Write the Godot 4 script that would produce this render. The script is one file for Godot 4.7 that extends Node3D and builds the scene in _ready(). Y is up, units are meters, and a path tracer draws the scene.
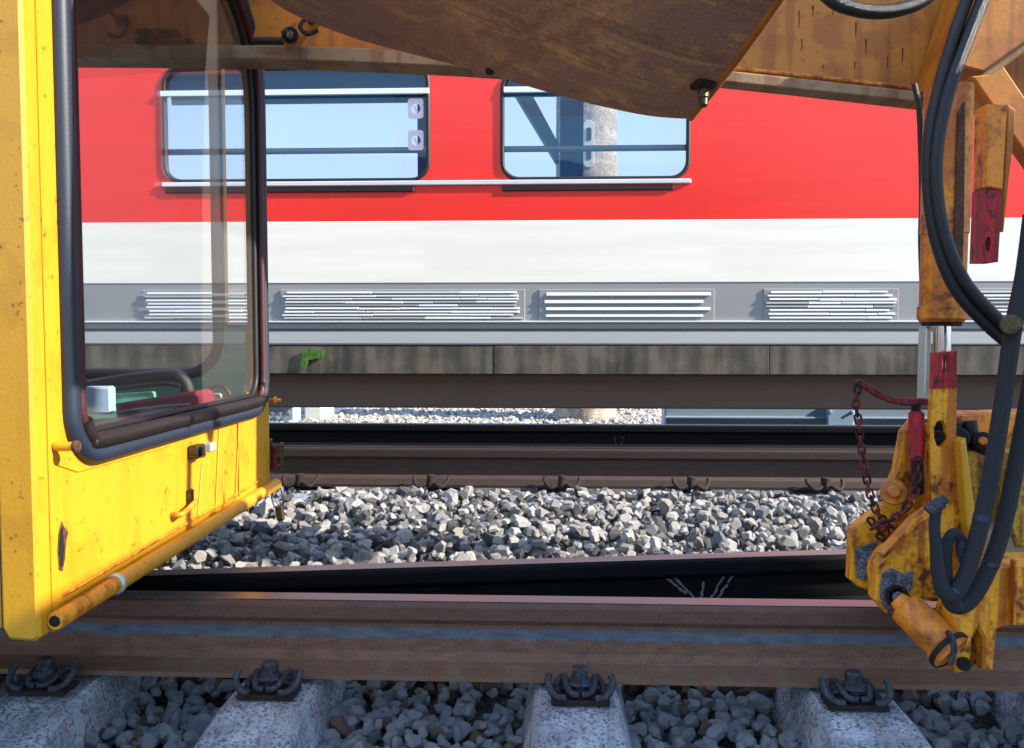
extends Node3D
# A passing red and white train seen between the yellow parts of a track machine.
# y is up, x runs along the rails, z = 0 is where the camera stands; front rail top at y = 0.

var rng := RandomNumberGenerator.new()
var M := {}
var T := {}
var taken := {}
var gid := 10
const XC := -0.889       # outside of the cab's end wall

func _ready() -> void:
	rng.seed = 77
	var cam := Camera3D.new()
	cam.name = "camera"
	cam.fov = 47.5
	cam.far = 3000.0
	cam.near = 0.05
	cam.position = Vector3(0, 0.64, 0)
	cam.rotation_degrees = Vector3(-2.9, 2.4, 0)
	add_child(cam)
	var env := Environment.new()
	env.background_mode = Environment.BG_SKY
	var sk := ProceduralSkyMaterial.new()
	sk.sky_top_color = Color(0.58, 0.72, 0.90)
	sk.sky_horizon_color = Color(0.80, 0.90, 0.96)
	sk.sky_curve = 0.22
	sk.ground_bottom_color = Color(0.30, 0.29, 0.28)
	sk.ground_horizon_color = Color(0.62, 0.64, 0.66)
	sk.sky_energy_multiplier = 1.0
	sk.ground_energy_multiplier = 0.7
	var sky := Sky.new()
	sky.sky_material = sk
	env.sky = sky
	env.tonemap_mode = Environment.TONE_MAPPER_LINEAR
	env.tonemap_exposure = 2.45
	env.sdfgi_enabled = true
	env.ssao_enabled = true
	env.ssil_enabled = true
	var we := WorldEnvironment.new()
	we.name = "world_environment"
	we.environment = env
	add_child(we)
	var sun := DirectionalLight3D.new()
	sun.name = "sun"
	sun.light_energy = 1.6
	sun.light_color = Color(1.0, 0.955, 0.89)
	sun.light_angular_distance = 0.5
	sun.shadow_enabled = true
	var el := deg_to_rad(30.0)
	var az := deg_to_rad(-10.0)
	var to_sun := Vector3(cos(el) * cos(az), sin(el), -cos(el) * sin(az))
	sun.basis = Basis.looking_at(-to_sun, Vector3.UP)
	add_child(sun)
	make_textures()
	make_materials()
	build_ground()
	build_rails()
	build_sleepers()
	build_ballast()
	build_far_side()
	build_train()
	build_overhead()
	build_cab()
	build_lifting_unit()
	build_hoses_and_chains()

# ------------------------------------------------------------------ mesh helpers
func begin() -> SurfaceTool:
	var st := SurfaceTool.new()
	st.begin(Mesh.PRIMITIVE_TRIANGLES)
	st.set_smooth_group(-1)
	return st

func tri(st: SurfaceTool, a: Vector3, b: Vector3, c: Vector3) -> void:   # counter-clockwise from outside
	st.add_vertex(a); st.add_vertex(c); st.add_vertex(b)

func tri_out(st: SurfaceTool, a: Vector3, b: Vector3, c: Vector3, out: Vector3) -> void:
	if (b - a).cross(c - a).dot(out) >= 0.0: tri(st, a, b, c)
	else: tri(st, a, c, b)

func quad_out(st: SurfaceTool, a: Vector3, b: Vector3, c: Vector3, d: Vector3, out: Vector3) -> void:
	if (b - a).cross(c - a).dot(out) + (c - a).cross(d - a).dot(out) >= 0.0:
		tri(st, a, b, c); tri(st, a, c, d)
	else:
		tri(st, a, c, b); tri(st, a, d, c)

func box(st: SurfaceTool, c: Vector3, s: Vector3, b := Basis.IDENTITY, ch := 0.004) -> void:
	st.set_smooth_group(-1)
	var h := s * 0.5
	ch = minf(ch, minf(h.x, minf(h.y, h.z)) * 0.6)
	for ax in 3:
		var u: int = (ax + 1) % 3
		var v: int = (ax + 2) % 3
		for sg: float in [-1.0, 1.0]:
			var p := []
			for k: Vector2 in [Vector2(-1, -1), Vector2(1, -1), Vector2(1, 1), Vector2(-1, 1)]:
				var q := Vector3()
				q[ax] = sg * h[ax]; q[u] = k.x * (h[u] - ch); q[v] = k.y * (h[v] - ch)
				p.append(c + b * q)
			var o := Vector3(); o[ax] = sg
			quad_out(st, p[0], p[1], p[2], p[3], b * o)
		if ch <= 0.0: continue
		for su: float in [-1.0, 1.0]:
			for sv: float in [-1.0, 1.0]:
				var a0 := Vector3(); var b0 := Vector3()
				a0[u] = su * h[u]; a0[v] = sv * (h[v] - ch)
				b0[u] = su * (h[u] - ch); b0[v] = sv * h[v]
				var a1 := a0; var b1 := b0
				var l := h[ax] - ch
				a0[ax] = -l; b0[ax] = -l; a1[ax] = l; b1[ax] = l
				var o := Vector3(); o[u] = su; o[v] = sv
				quad_out(st, c + b * a0, c + b * b0, c + b * b1, c + b * a1, b * o)
	if ch > 0.0:
		for sx: float in [-1.0, 1.0]:
			for sy: float in [-1.0, 1.0]:
				for sz: float in [-1.0, 1.0]:
					var o := Vector3(sx, sy, sz)
					tri_out(st, c + b * (o * Vector3(h.x, h.y - ch, h.z - ch)), c + b * (o * Vector3(h.x - ch, h.y, h.z - ch)), c + b * (o * Vector3(h.x - ch, h.y - ch, h.z)), b * o)

func ccw(poly: PackedVector2Array) -> PackedVector2Array:
	var p := poly.duplicate()
	if Geometry2D.is_polygon_clockwise(p): p.reverse()
	return p

func with_hole(poly: PackedVector2Array, hole: PackedVector2Array) -> PackedVector2Array:   # bridges a hole to the outline
	var p := ccw(poly)
	var h := ccw(hole)
	h.reverse()
	var bi := 0; var bj := 0; var best := 1e9
	for i in p.size():
		for j in h.size():
			var d := p[i].distance_squared_to(h[j])
			if d < best:
				best = d; bi = i; bj = j
	var r := PackedVector2Array()
	for i in bi + 1: r.append(p[i])
	for j in h.size() + 1: r.append(h[(bj + j) % h.size()])
	for i in range(bi, p.size()): r.append(p[i])
	return r

func inset(p: PackedVector2Array, ch: float) -> PackedVector2Array:
	var r := PackedVector2Array()
	var n := p.size()
	for i in n:
		var a := (p[i] - p[(i + n - 1) % n]).normalized()
		var b := (p[(i + 1) % n] - p[i]).normalized()
		var na := Vector2(-a.y, a.x); var nb := Vector2(-b.y, b.x)
		var m := na + nb
		var l := m.length_squared()
		r.append(p[i] + (m * (2.0 / l) * ch * (0.5 if l < 0.5 else 1.0) if l > 0.05 else na * ch))
	return r

# polygon in the frame's xy plane, extruded from local z = 0 to depth
func prism(st: SurfaceTool, poly_in: PackedVector2Array, f: Transform3D, depth: float, ch := 0.003, bridged := false) -> void:
	st.set_smooth_group(-1)
	var poly := poly_in if bridged else ccw(poly_in)
	if bridged: ch = 0.0
	var q := inset(poly, ch) if ch > 0.0 else poly
	var ix := Geometry2D.triangulate_polygon(q)
	if ix.is_empty() and bridged:
		push_warning("triangulation failed")
	for k in range(0, ix.size(), 3):
		var a := q[ix[k]]; var b := q[ix[k + 1]]; var c := q[ix[k + 2]]
		tri_out(st, f * Vector3(a.x, a.y, depth), f * Vector3(b.x, b.y, depth), f * Vector3(c.x, c.y, depth), f.basis.z)
		tri_out(st, f * Vector3(a.x, a.y, 0), f * Vector3(b.x, b.y, 0), f * Vector3(c.x, c.y, 0), -f.basis.z)
	var n := poly.size()
	for i in n:
		var j := (i + 1) % n
		var a := poly[i]; var b := poly[j]
		if a.is_equal_approx(b): continue
		if bridged:
			var twin := false
			for k in n:
				if poly[k].is_equal_approx(b) and poly[(k + 1) % n].is_equal_approx(a): twin = true
			if twin: continue
		var o := f.basis * Vector3((b - a).y, -(b - a).x, 0)
		quad_out(st, f * Vector3(a.x, a.y, ch), f * Vector3(b.x, b.y, ch), f * Vector3(b.x, b.y, depth - ch), f * Vector3(a.x, a.y, depth - ch), o)
		if ch > 0.0:
			var c := q[i]; var d := q[j]
			quad_out(st, f * Vector3(a.x, a.y, depth - ch), f * Vector3(b.x, b.y, depth - ch), f * Vector3(d.x, d.y, depth), f * Vector3(c.x, c.y, depth), o + f.basis.z * o.length())
			quad_out(st, f * Vector3(a.x, a.y, ch), f * Vector3(b.x, b.y, ch), f * Vector3(d.x, d.y, 0), f * Vector3(c.x, c.y, 0), o - f.basis.z * o.length())

func facing(d: float, t: float) -> Transform3D:   # a plate whose front face stands d metres in front of the camera's plane
	return Transform3D(Basis.IDENTITY, Vector3(0, 0, -d - t))

func tube(st: SurfaceTool, pts: PackedVector3Array, r: float, n := 10, closed := false, radii := PackedFloat32Array(), flat := 1.0) -> void:
	gid += 1
	var c := pts.size()
	var rings := []
	var tangent := func(i: int) -> Vector3:
		if closed: return (pts[(i + 1) % c] - pts[(i + c - 1) % c]).normalized()
		return (pts[mini(i + 1, c - 1)] - pts[maxi(i - 1, 0)]).normalized()
	var t0: Vector3 = tangent.call(0)
	var u := t0.cross(Vector3.UP if absf(t0.y) < 0.9 else Vector3.RIGHT).normalized()
	for i in c:
		var t: Vector3 = tangent.call(i)
		u = (u - t * u.dot(t)).normalized()
		var v := t.cross(u)
		var ring := PackedVector3Array()
		var rr := radii[i] if radii.size() else r
		for k in n:
			var a := TAU * k / n
			ring.append(pts[i] + (u * cos(a) + v * sin(a) * flat) * rr)
		rings.append(ring)
	var m := c if closed else c - 1
	st.set_smooth_group(gid)
	for i in m:
		var A: PackedVector3Array = rings[i]
		var B: PackedVector3Array = rings[(i + 1) % c]
		var cen := (pts[i] + pts[(i + 1) % c]) * 0.5
		for k in n:
			var l := (k + 1) % n
			quad_out(st, A[k], A[l], B[l], B[k], (A[k] + B[l]) * 0.5 - cen)
	st.set_smooth_group(-1)
	if not closed:
		for e in 2:
			var R: PackedVector3Array = rings[0 if e == 0 else c - 1]
			var o: Vector3 = tangent.call(0 if e == 0 else c - 1) * (-1.0 if e == 0 else 1.0)
			for k in range(1, n - 1): tri_out(st, R[0], R[k], R[k + 1], o)

# a turned body: profile of (radius, along) round the axis from a to b
func lathe(st: SurfaceTool, a: Vector3, b: Vector3, prof: Array, n := 20) -> void:
	var t := (b - a).normalized()
	var u := t.cross(Vector3.UP if absf(t.y) < 0.9 else Vector3.RIGHT).normalized()
	var v := t.cross(u)
	var l := a.distance_to(b)
	for i in prof.size() - 1:
		gid += 1
		st.set_smooth_group(gid)
		var p: Vector2 = prof[i]; var q: Vector2 = prof[i + 1]
		for k in n:
			var e0 := u * cos(TAU * k / n) + v * sin(TAU * k / n)
			var e1 := u * cos(TAU * (k + 1) / n) + v * sin(TAU * (k + 1) / n)
			var o := (e0 + e1) * (q.y - p.y) * l - t * (q.x - p.x) * 2.0
			quad_out(st, a + t * p.y * l + e0 * p.x, a + t * p.y * l + e1 * p.x, a + t * q.y * l + e1 * q.x, a + t * q.y * l + e0 * q.x, o)
	st.set_smooth_group(-1)

func rod(st: SurfaceTool, a: Vector3, b: Vector3, r: float, n := 18, ch := 0.003) -> void:
	var c := ch / maxf(a.distance_to(b), 0.001)
	lathe(st, a, b, [Vector2(0, 0), Vector2(r - ch, 0), Vector2(r, c), Vector2(r, 1.0 - c), Vector2(r - ch, 1), Vector2(0, 1)], n)

func bolt(st: SurfaceTool, p: Vector3, dir: Vector3, r: float, h: float) -> void:
	lathe(st, p, p + dir * h, [Vector2(r * 1.25, 0), Vector2(r * 1.25, 0.25), Vector2(r, 0.27), Vector2(r, 0.9), Vector2(r * 0.85, 1), Vector2(0, 1)], 6)

func spline(pts: PackedVector3Array, k := 8) -> PackedVector3Array:
	var r := PackedVector3Array()
	var n := pts.size()
	for i in n - 1:
		for j in k:
			r.append(pts[i].cubic_interpolate(pts[i + 1], pts[maxi(i - 1, 0)], pts[mini(i + 2, n - 1)], float(j) / k))
	r.append(pts[n - 1])
	return r

func round_rect(x0: float, y0: float, x1: float, y1: float, r: float, k := 6, top := 0.0) -> PackedVector2Array:
	var p := PackedVector2Array()
	var t := top if top > 0.0 else r          # the upper corners may be rounder than the lower ones
	for c: Array in [[x1 - r, y0 + r, -PI / 2, r], [x1 - t, y1 - t, 0.0, t], [x0 + t, y1 - t, PI / 2, t], [x0 + r, y0 + r, PI, r]]:
		for i in k + 1:
			var a: float = c[2] + PI / 2 * i / k
			p.append(Vector2(c[0] + cos(a) * c[3], c[1] + sin(a) * c[3]))
	return p

func circle(x: float, y: float, r: float, n := 14, sy := 1.0) -> PackedVector2Array:
	var p := PackedVector2Array()
	for i in n: p.append(Vector2(x + cos(TAU * i / n) * r, y + sin(TAU * i / n) * r * sy))
	return p

# ------------------------------------------------------------------ object helpers
func numbered(called: String) -> String:
	var k: int = taken.get(called, 0)
	taken[called] = k + 1
	return called if k == 0 else "%s_%03d" % [called, k]

func thing(called: String, label: String, category: String, at := Vector3.ZERO, group := "") -> Node3D:
	var o := Node3D.new()
	o.name = numbered(called)
	add_child(o)
	o.position = at
	return tag(o, label, category, group)

func tag(o: Node3D, label: String, category: String, group := "") -> Node3D:
	o.set_meta("label", label)
	o.set_meta("category", category)
	if group: o.set_meta("group", group)
	return o

# commits st (in world coordinates) as one named mesh under parent
func obj(called: String, st: SurfaceTool, mat: Material, parent: Node3D = null, label := "") -> MeshInstance3D:
	st.generate_normals()
	var o := MeshInstance3D.new()
	o.mesh = st.commit()
	o.mesh.surface_set_material(0, mat)
	if parent == null:
		o.name = numbered(called)
		add_child(o)
	else:
		o.name = called
		parent.add_child(o, true)
		if parent.is_inside_tree(): o.position = -place(parent)
	if label: o.set_meta("label", label)
	return o

func place(o: Node3D) -> Vector3:   # where a thing, or a part of it, stands (nothing here is turned before it is built)
	var p := Vector3.ZERO
	var n: Node = o
	while n != self:
		p += n.position
		n = n.get_parent()
	return p

func structure(o: Node3D) -> Node3D:
	o.set_meta("kind", "structure")
	return o

func dup(o: Node3D, at: Vector3, label: String) -> Node3D:
	var base := o.name.rstrip("0123456789").rstrip("_")
	var c: Node3D = o.duplicate()
	c.name = numbered(base)
	add_child(c)
	c.position = at
	c.set_meta("label", label)
	return c

# ------------------------------------------------------------------ textures and materials
func field(n: int, freq: float, oct: int, seed_: int, kind := FastNoiseLite.TYPE_SIMPLEX_SMOOTH, sx := 1, sy := 1) -> PackedByteArray:
	var f := FastNoiseLite.new()
	f.noise_type = kind
	f.seed = seed_
	f.frequency = freq
	f.fractal_type = FastNoiseLite.FRACTAL_FBM if oct > 1 else FastNoiseLite.FRACTAL_NONE
	f.fractal_octaves = oct
	var im := f.get_seamless_image(n / sx, n / sy)
	im.convert(Image.FORMAT_L8)
	if sx != 1 or sy != 1: im.resize(n, n, Image.INTERPOLATE_CUBIC)
	return im.get_data()

func tex(n: int, f: Callable) -> ImageTexture:   # f(i) -> Color for pixel i
	var d := PackedByteArray()
	d.resize(n * n * 3)
	for i in n * n:
		var c: Color = f.call(i)
		d[i * 3] = clampi(int(c.r * 255.0), 0, 255)
		d[i * 3 + 1] = clampi(int(c.g * 255.0), 0, 255)
		d[i * 3 + 2] = clampi(int(c.b * 255.0), 0, 255)
	return ImageTexture.create_from_image(Image.create_from_data(n, n, false, Image.FORMAT_RGB8, d))

func ss(a: float, b: float, x: float) -> float:
	return smoothstep(a, b, x)

func make_textures() -> void:
	var n := 512
	var a := field(n, 0.012, 4, 1)
	var b := field(n, 0.06, 3, 2)
	var c := field(n, 0.25, 2, 3)
	var vst := field(n, 0.03, 4, 4, FastNoiseLite.TYPE_SIMPLEX_SMOOTH, 1, 16)   # long along v
	var hst := field(n, 0.03, 4, 5, FastNoiseLite.TYPE_SIMPLEX_SMOOTH, 16, 1)   # long along u
	var cell := field(n, 0.09, 1, 6, FastNoiseLite.TYPE_CELLULAR)
	# lightly used yellow paint: faint mottling, sparse rust chips
	T.clean = tex(n, func(i: int) -> Color:
		var m := a[i] / 255.0; var s := b[i] / 255.0; var k := c[i] / 255.0
		var grime := ss(0.55, 0.8, m) * 0.22 + ss(0.55, 0.75, vst[i] / 255.0) * 0.10
		var col := Color(1, 1, 1).lerp(Color(0.78, 0.70, 0.55), grime + (k - 0.5) * 0.10)
		var chip := ss(0.75, 0.79, s) * ss(0.54, 0.66, k + (m - 0.5) * 0.9)
		return col.lerp(Color(0.30, 0.20, 0.20), chip * 0.45))
	# worn oily paint of the lifting gear
	T.worn = tex(n, func(i: int) -> Color:
		var m := a[i] / 255.0; var s := b[i] / 255.0; var k := c[i] / 255.0
		var col := Color(1, 1, 1).lerp(Color(0.55, 0.42, 0.36), ss(0.4, 0.75, m * 0.7 + s * 0.3) * 0.6)
		col = col.lerp(Color(0.62, 0.40, 0.30), ss(0.5, 0.72, vst[i] / 255.0) * 0.55)
		col = col.lerp(Color(0.16, 0.12, 0.11), ss(0.62, 0.78, s * 0.3 + m * 0.7) * 0.6)
		return col.lerp(Color(0.34, 0.2, 0.14), ss(0.66, 0.74, k) * ss(0.5, 0.62, s) * 0.6))
	# sooty brown underside with long scrapes
	T.scrape = tex(n, func(i: int) -> Color:
		var m := a[i] / 255.0; var h := hst[i] / 255.0; var k := c[i] / 255.0; var s := b[i] / 255.0
		var col := Color(0.60, 0.45, 0.385).lerp(Color(0.86, 0.66, 0.42), ss(0.42, 0.62, m * 0.35 + h * 0.65))
		col = col.lerp(Color(0.42, 0.30, 0.27), ss(0.5, 0.64, s * 0.2 + h * 0.8) * 0.8)
		col = col.lerp(Color(0.90, 0.72, 0.48), ss(0.64, 0.72, h * 0.8 + k * 0.2) * 0.7)
		return col.lerp(Color(0.20, 0.14, 0.13), ss(0.63, 0.72, k) * 0.25))
	T.beam = tex(n, func(i: int) -> Color:
		var m := a[i] / 255.0; var v := vst[i] / 255.0; var s := b[i] / 255.0
		var col := Color(1, 1, 1).lerp(Color(0.78, 0.68, 0.60), ss(0.42, 0.7, m) * 0.5)
		col = col.lerp(Color(0.6, 0.48, 0.42), ss(0.58, 0.76, v) * 0.3)
		return col.lerp(Color(0.5, 0.38, 0.3), ss(0.66, 0.82, s) * 0.2))
	T.rust = tex(n, func(i: int) -> Color:
		var m := a[i] / 255.0; var s := b[i] / 255.0; var k := c[i] / 255.0
		var col := Color(0.23, 0.17, 0.145).lerp(Color(0.40, 0.285, 0.22), ss(0.35, 0.65, m * 0.5 + s * 0.5))
		return col.lerp(Color(0.15, 0.12, 0.12), ss(0.55, 0.68, k) * 0.6))
	T.steel = tex(n, func(i: int) -> Color:
		var m := a[i] / 255.0; var s := b[i] / 255.0; var k := c[i] / 255.0
		var col := Color(0.36, 0.38, 0.42).lerp(Color(0.62, 0.64, 0.68), ss(0.4, 0.62, s))
		col = col.lerp(Color(0.25, 0.2, 0.18), ss(0.5, 0.68, m) * 0.5)
		return col.lerp(Color(0.16, 0.15, 0.16), ss(0.57, 0.66, k) * 0.6))
	T.grain = tex(n, func(i: int) -> Color:
		var k := c[i] / 255.0; var s := b[i] / 255.0
		var g := clampf(0.5 + (k - 0.5) * 1.1 + (s - 0.5) * 0.7, 0, 1)
		return Color(g, g, g))
	T.concrete = tex(n, func(i: int) -> Color:
		var m := a[i] / 255.0; var s := b[i] / 255.0; var k := c[i] / 255.0; var q := cell[i] / 255.0
		var g := 0.74 + (m - 0.5) * 0.35 + (s - 0.5) * 0.30 + (k - 0.5) * 0.28
		var col := Color(g, g * 0.985, g * 0.97)
		col = col.lerp(Color(0.28, 0.25, 0.24), ss(0.60, 0.74, s) * 0.65)
		col = col.lerp(Color(0.20, 0.19, 0.19), ss(0.25, 0.12, q) * 0.5)
		return col.lerp(Color(0.50, 0.45, 0.42), ss(0.56, 0.74, vst[i] / 255.0) * 0.25))
	T.stone = tex(n, func(i: int) -> Color:
		var m := a[i] / 255.0; var s := b[i] / 255.0; var k := c[i] / 255.0
		var g := 0.84 + (s - 0.5) * 0.7 + (k - 0.5) * 0.8 - ss(0.6, 0.72, s * 0.5 + k * 0.5) * 0.35
		return Color(g, g, g).lerp(Color(0.72, 0.66, 0.58), ss(0.5, 0.7, m) * 0.6))
	T.train = tex(n, func(i: int) -> Color:
		var g := 0.975 + (hst[i] / 255.0 - 0.5) * 0.05
		return Color(g, g, g * 0.99))
	T.skirt = tex(n, func(i: int) -> Color:
		var g := 0.85 + (a[i] / 255.0 - 0.5) * 0.5 + (vst[i] / 255.0 - 0.5) * 0.5
		return Color(g, g, g * 0.97))
	T.gravel = tex(n, func(i: int) -> Color:
		var q := cell[i] / 255.0; var k := c[i] / 255.0
		var g := 0.40 + (q - 0.4) * 0.35 + (k - 0.5) * 0.3
		return Color(g, g * 0.98, g * 0.96))
	# rail side: u along the rail, v round the profile (0 foot ... 1 head top)
	T.rail_stripe = rail_tex(true, Color(0.46, 0.325, 0.255), Color(0.33, 0.235, 0.19))
	T.rail_brown = rail_tex(false, Color(0.30, 0.235, 0.21), Color(0.235, 0.185, 0.17))
	T.rail_shade_black = rail_tex(false, Color(0.06, 0.06, 0.066), Color(0.035, 0.035, 0.04))  # near-black puts the shade on the rail sides into the colour

func rail_tex(stripe: bool, c0: Color, c1: Color) -> ImageTexture:
	var w := 2048; var h := 192
	var f := FastNoiseLite.new(); f.seed = 21; f.frequency = 0.02; f.fractal_octaves = 4
	var g := FastNoiseLite.new(); g.seed = 22; g.frequency = 0.25; g.fractal_octaves = 2
	var d := PackedByteArray(); d.resize(w * h * 3)
	for y in h:
		var v := 1.0 - (y + 0.5) / h
		for x in w:
			var p := f.get_noise_2d(x * 0.8, y * 1.5)
			var q := g.get_noise_2d(x * 0.9, y * 0.9)
			var c := c0.lerp(c1, clampf(0.5 + p * 0.9 + q * 1.3, 0, 1))
			c = c.lerp(Color(c0.r * 1.45, c0.g * 1.4, c0.b * 1.35), ss(0.25, 0.5, q) * 0.45)
			if v > 0.72: c = c.lerp(Color(0.30, 0.21, 0.19) if stripe else c, 0.5)
			if v < 0.16: c = c.lerp(Color(0.46, 0.37, 0.29) if stripe else c, 0.45 + p)
			if not stripe and (v > 0.72 or v < 0.17): c = c.darkened(0.34)
			if stripe:
				if v > 0.70 and v < 0.735: c = c.darkened(0.5)  # shadow under the rail head painted as a dark line
				c = c.lerp(Color(0.55, 0.45, 0.39), ss(0.34, 0.5, q) * 0.4)
				var e := 0.452 + p * 0.03 + q * 0.035
				var on := ss(e - 0.012, e, v) * ss(0.602 + p * 0.02 + q * 0.04, 0.592 + p * 0.02 + q * 0.04, v)
				c = c.lerp(Color(0.33, 0.42, 0.51).lerp(Color(0.27, 0.34, 0.42), 0.5 + p), on * (0.82 - ss(0.2, 0.5, q) * 0.5))
				if v > 0.62 and v < 0.74: c = c.lerp(Color(0.52, 0.42, 0.36), ss(0.18, 0.4, q) * 0.8)
			var i := (y * w + x) * 3
			d[i] = clampi(int(c.r * 255), 0, 255); d[i + 1] = clampi(int(c.g * 255), 0, 255); d[i + 2] = clampi(int(c.b * 255), 0, 255)
	return ImageTexture.create_from_image(Image.create_from_data(w, h, false, Image.FORMAT_RGB8, d))

func mat(key: String, color: Color, rough: float, metal := 0.0, t: Texture2D = null, scale := 1.0, bump := 0.0, world := true) -> StandardMaterial3D:
	var m := StandardMaterial3D.new()
	m.resource_name = key
	m.albedo_color = color
	m.roughness = rough
	m.metallic = metal
	if t:
		m.albedo_texture = t
		m.uv1_triplanar = true
		m.uv1_world_triplanar = world
		m.uv1_scale = Vector3.ONE * scale
	if bump > 0.0:
		m.uv1_triplanar = true
		m.uv1_world_triplanar = world
		m.uv1_scale = Vector3.ONE * scale
		m.heightmap_enabled = true
		m.heightmap_texture = T.grain
		m.heightmap_scale = bump
	M[key] = m
	return m

func glass(key: String, color: Color) -> void:
	var m := StandardMaterial3D.new()
	m.resource_name = key
	m.transparency = BaseMaterial3D.TRANSPARENCY_ALPHA
	m.albedo_color = color
	m.roughness = 0.03
	M[key] = m

func make_materials() -> void:
	mat("yellow", Color(0.79, 0.565, 0.11), 0.4, 0.0, T.clean, 0.9, 0.02)
	mat("yellow_worn", Color(0.90, 0.60, 0.07), 0.5, 0.0, T.worn, 1.7, 0.06)
	mat("orange_worn", Color(0.88, 0.53, 0.08), 0.5, 0.0, T.worn, 1.5, 0.06)
	mat("olive_worn", Color(0.72, 0.56, 0.12), 0.6, 0.0, T.worn, 1.9, 0.3)
	mat("beam", Color(0.70, 0.43, 0.07), 0.55, 0.0, T.beam, 0.9, 0.02)
	mat("lip", Color(0.58, 0.48, 0.36), 0.8, 0.0, T.beam, 0.9, 0.05)
	mat("scrape", Color(1, 1, 1), 0.6, 0.0, T.scrape, 0.8, 0.12)
	mat("red_paint", Color(0.72, 0.09, 0.15), 0.5, 0.0, T.worn, 3.3, 0.2)
	mat("red_chain", Color(0.50, 0.16, 0.17), 0.6, 0.2, T.worn, 6.0, 0.2)
	mat("rust", Color(1.0, 0.80, 0.62), 0.85, 0.0, T.rust, 3.0, 0.2)
	mat("rust_dark", Color(0.62, 0.58, 0.6), 0.7, 0.2, T.rust, 5.0, 0.4)
	mat("iron", Color(0.56, 0.58, 0.62), 0.5, 0.4, T.steel, 6.0, 0.2)
	mat("worn_steel", Color(1, 1, 1), 0.5, 0.2, T.steel, 5.0, 0.3)
	mat("chrome", Color(0.86, 0.80, 0.80), 0.12, 1.0)
	mat("pale_metal", Color(0.74, 0.78, 0.75), 0.4, 0.5, T.train, 3.0)
	mat("rubber", Color(0.05, 0.053, 0.06), 0.55, 0.0, null, 3.0, 0.02)
	mat("rubber_blue", Color(0.10, 0.145, 0.21), 0.5, 0.0, null, 3.0, 0.02)
	mat("seal", Color(0.27, 0.215, 0.20), 0.6, 0.0, T.rust, 3.0, 0.05)
	mat("maroon_seal_reflection", Color(0.25, 0.09, 0.12), 0.5)
	mat("wall_shade_blue", Color(0.58, 0.66, 0.75), 0.6, 0.0, T.train, 1.0, 0.05)  # blue-grey puts sky-lit shade into the wall colour
	mat("hose", Color(0.135, 0.14, 0.16), 0.75, 0.0, null, 14.0, 0.12)
	mat("hose_black", Color(0.04, 0.045, 0.055), 0.35, 0.0, null, 9.0, 0.1)
	mat("dark", Color(0.045, 0.04, 0.04), 0.7, 0.0, null, 5.0, 0.3)
	mat("oily", Color(0.10, 0.075, 0.06), 0.35, 0.2, T.worn, 6.0, 0.4)
	mat("mint", Color(0.40, 0.68, 0.57), 0.6, 0.0, T.train, 2.0, 0.03)
	mat("console", Color(0.07, 0.06, 0.065), 0.45, 0.0, null, 6.0, 0.1)
	mat("maroon", Color(0.50, 0.06, 0.17), 0.5, 0.0, null, 8.0, 0.1)
	mat("pale_blue", Color(0.62, 0.74, 0.86), 0.5, 0.0, T.train, 3.0)
	mat("clay", Color(0.34, 0.19, 0.17), 0.7, 0.0, T.clean, 3.0, 0.1)
	mat("concrete", Color(0.84, 0.87, 0.93), 0.8, 0.0, T.concrete, 1.4, 0.4)
	mat("concrete_far", Color(1.0, 0.98, 0.93), 0.85, 0.0, T.concrete, 0.9, 0.5)
	mat("white_block", Color(0.93, 0.93, 0.92), 0.8, 0.0, T.train, 1.1, 0.3)
	mat("ground", Color(0.86, 0.85, 0.84), 0.95, 0.0, T.gravel, 1.5, 2.0)
	for k: Array in [["stone_pale", Color(0.94, 0.94, 0.935)], ["stone_grey", Color(0.76, 0.76, 0.765)], ["stone_blue", Color(0.62, 0.635, 0.665)], ["stone_tan", Color(0.80, 0.775, 0.74)], ["stone_dark", Color(0.44, 0.44, 0.45)]]:
		mat(k[0], k[1], 0.85, 0.0, T.stone, 7.0, 0.5, false)
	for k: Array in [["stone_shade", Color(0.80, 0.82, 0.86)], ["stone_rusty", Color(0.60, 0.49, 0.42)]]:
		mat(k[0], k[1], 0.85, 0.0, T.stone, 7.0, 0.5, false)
	mat("stones", Color(1, 1, 1), 0.85, 0.0, T.stone, 7.0, 0.5, false)
	M.stones.vertex_color_use_as_albedo = true
	for k: Array in [["rail_stripe", 0.7, 0.25], ["rail_brown", 0.75, 0.2], ["rail_shade_black", 0.7, 0.0]]:
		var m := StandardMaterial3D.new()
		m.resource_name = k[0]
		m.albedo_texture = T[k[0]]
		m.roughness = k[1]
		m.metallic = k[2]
		if k[0] == "rail_shade_black": m.metallic_specular = 0.25
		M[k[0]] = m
	mat("rail_top", Color(0.62, 0.55, 0.55), 0.32, 0.85, T.train, 2.0)
	mat("rail_brown_top", Color(0.42, 0.35, 0.33), 0.55, 0.5, T.rust, 2.0)
	mat("rail_polished", Color(0.80, 0.84, 0.90), 0.2, 1.0, T.train, 2.0)
	mat("train_red", Color(0.97, 0.20, 0.155), 0.35, 0.0, T.train, 0.5)
	mat("train_white", Color(0.97, 0.945, 0.895), 0.4, 0.0, T.train, 0.5)
	mat("train_grey", Color(0.58, 0.58, 0.58), 0.45, 0.0, T.train, 0.5)
	mat("train_light_grey", Color(0.70, 0.70, 0.70), 0.45, 0.0, T.train, 0.5)
	mat("louvre", Color(0.88, 0.88, 0.88), 0.35, 0.3, T.train, 0.7)
	mat("louvre_dark", Color(0.20, 0.20, 0.21), 0.6)
	mat("skirt_olive", Color(0.385, 0.355, 0.31), 0.8, 0.0, T.skirt, 0.5, 0.06)
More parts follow.
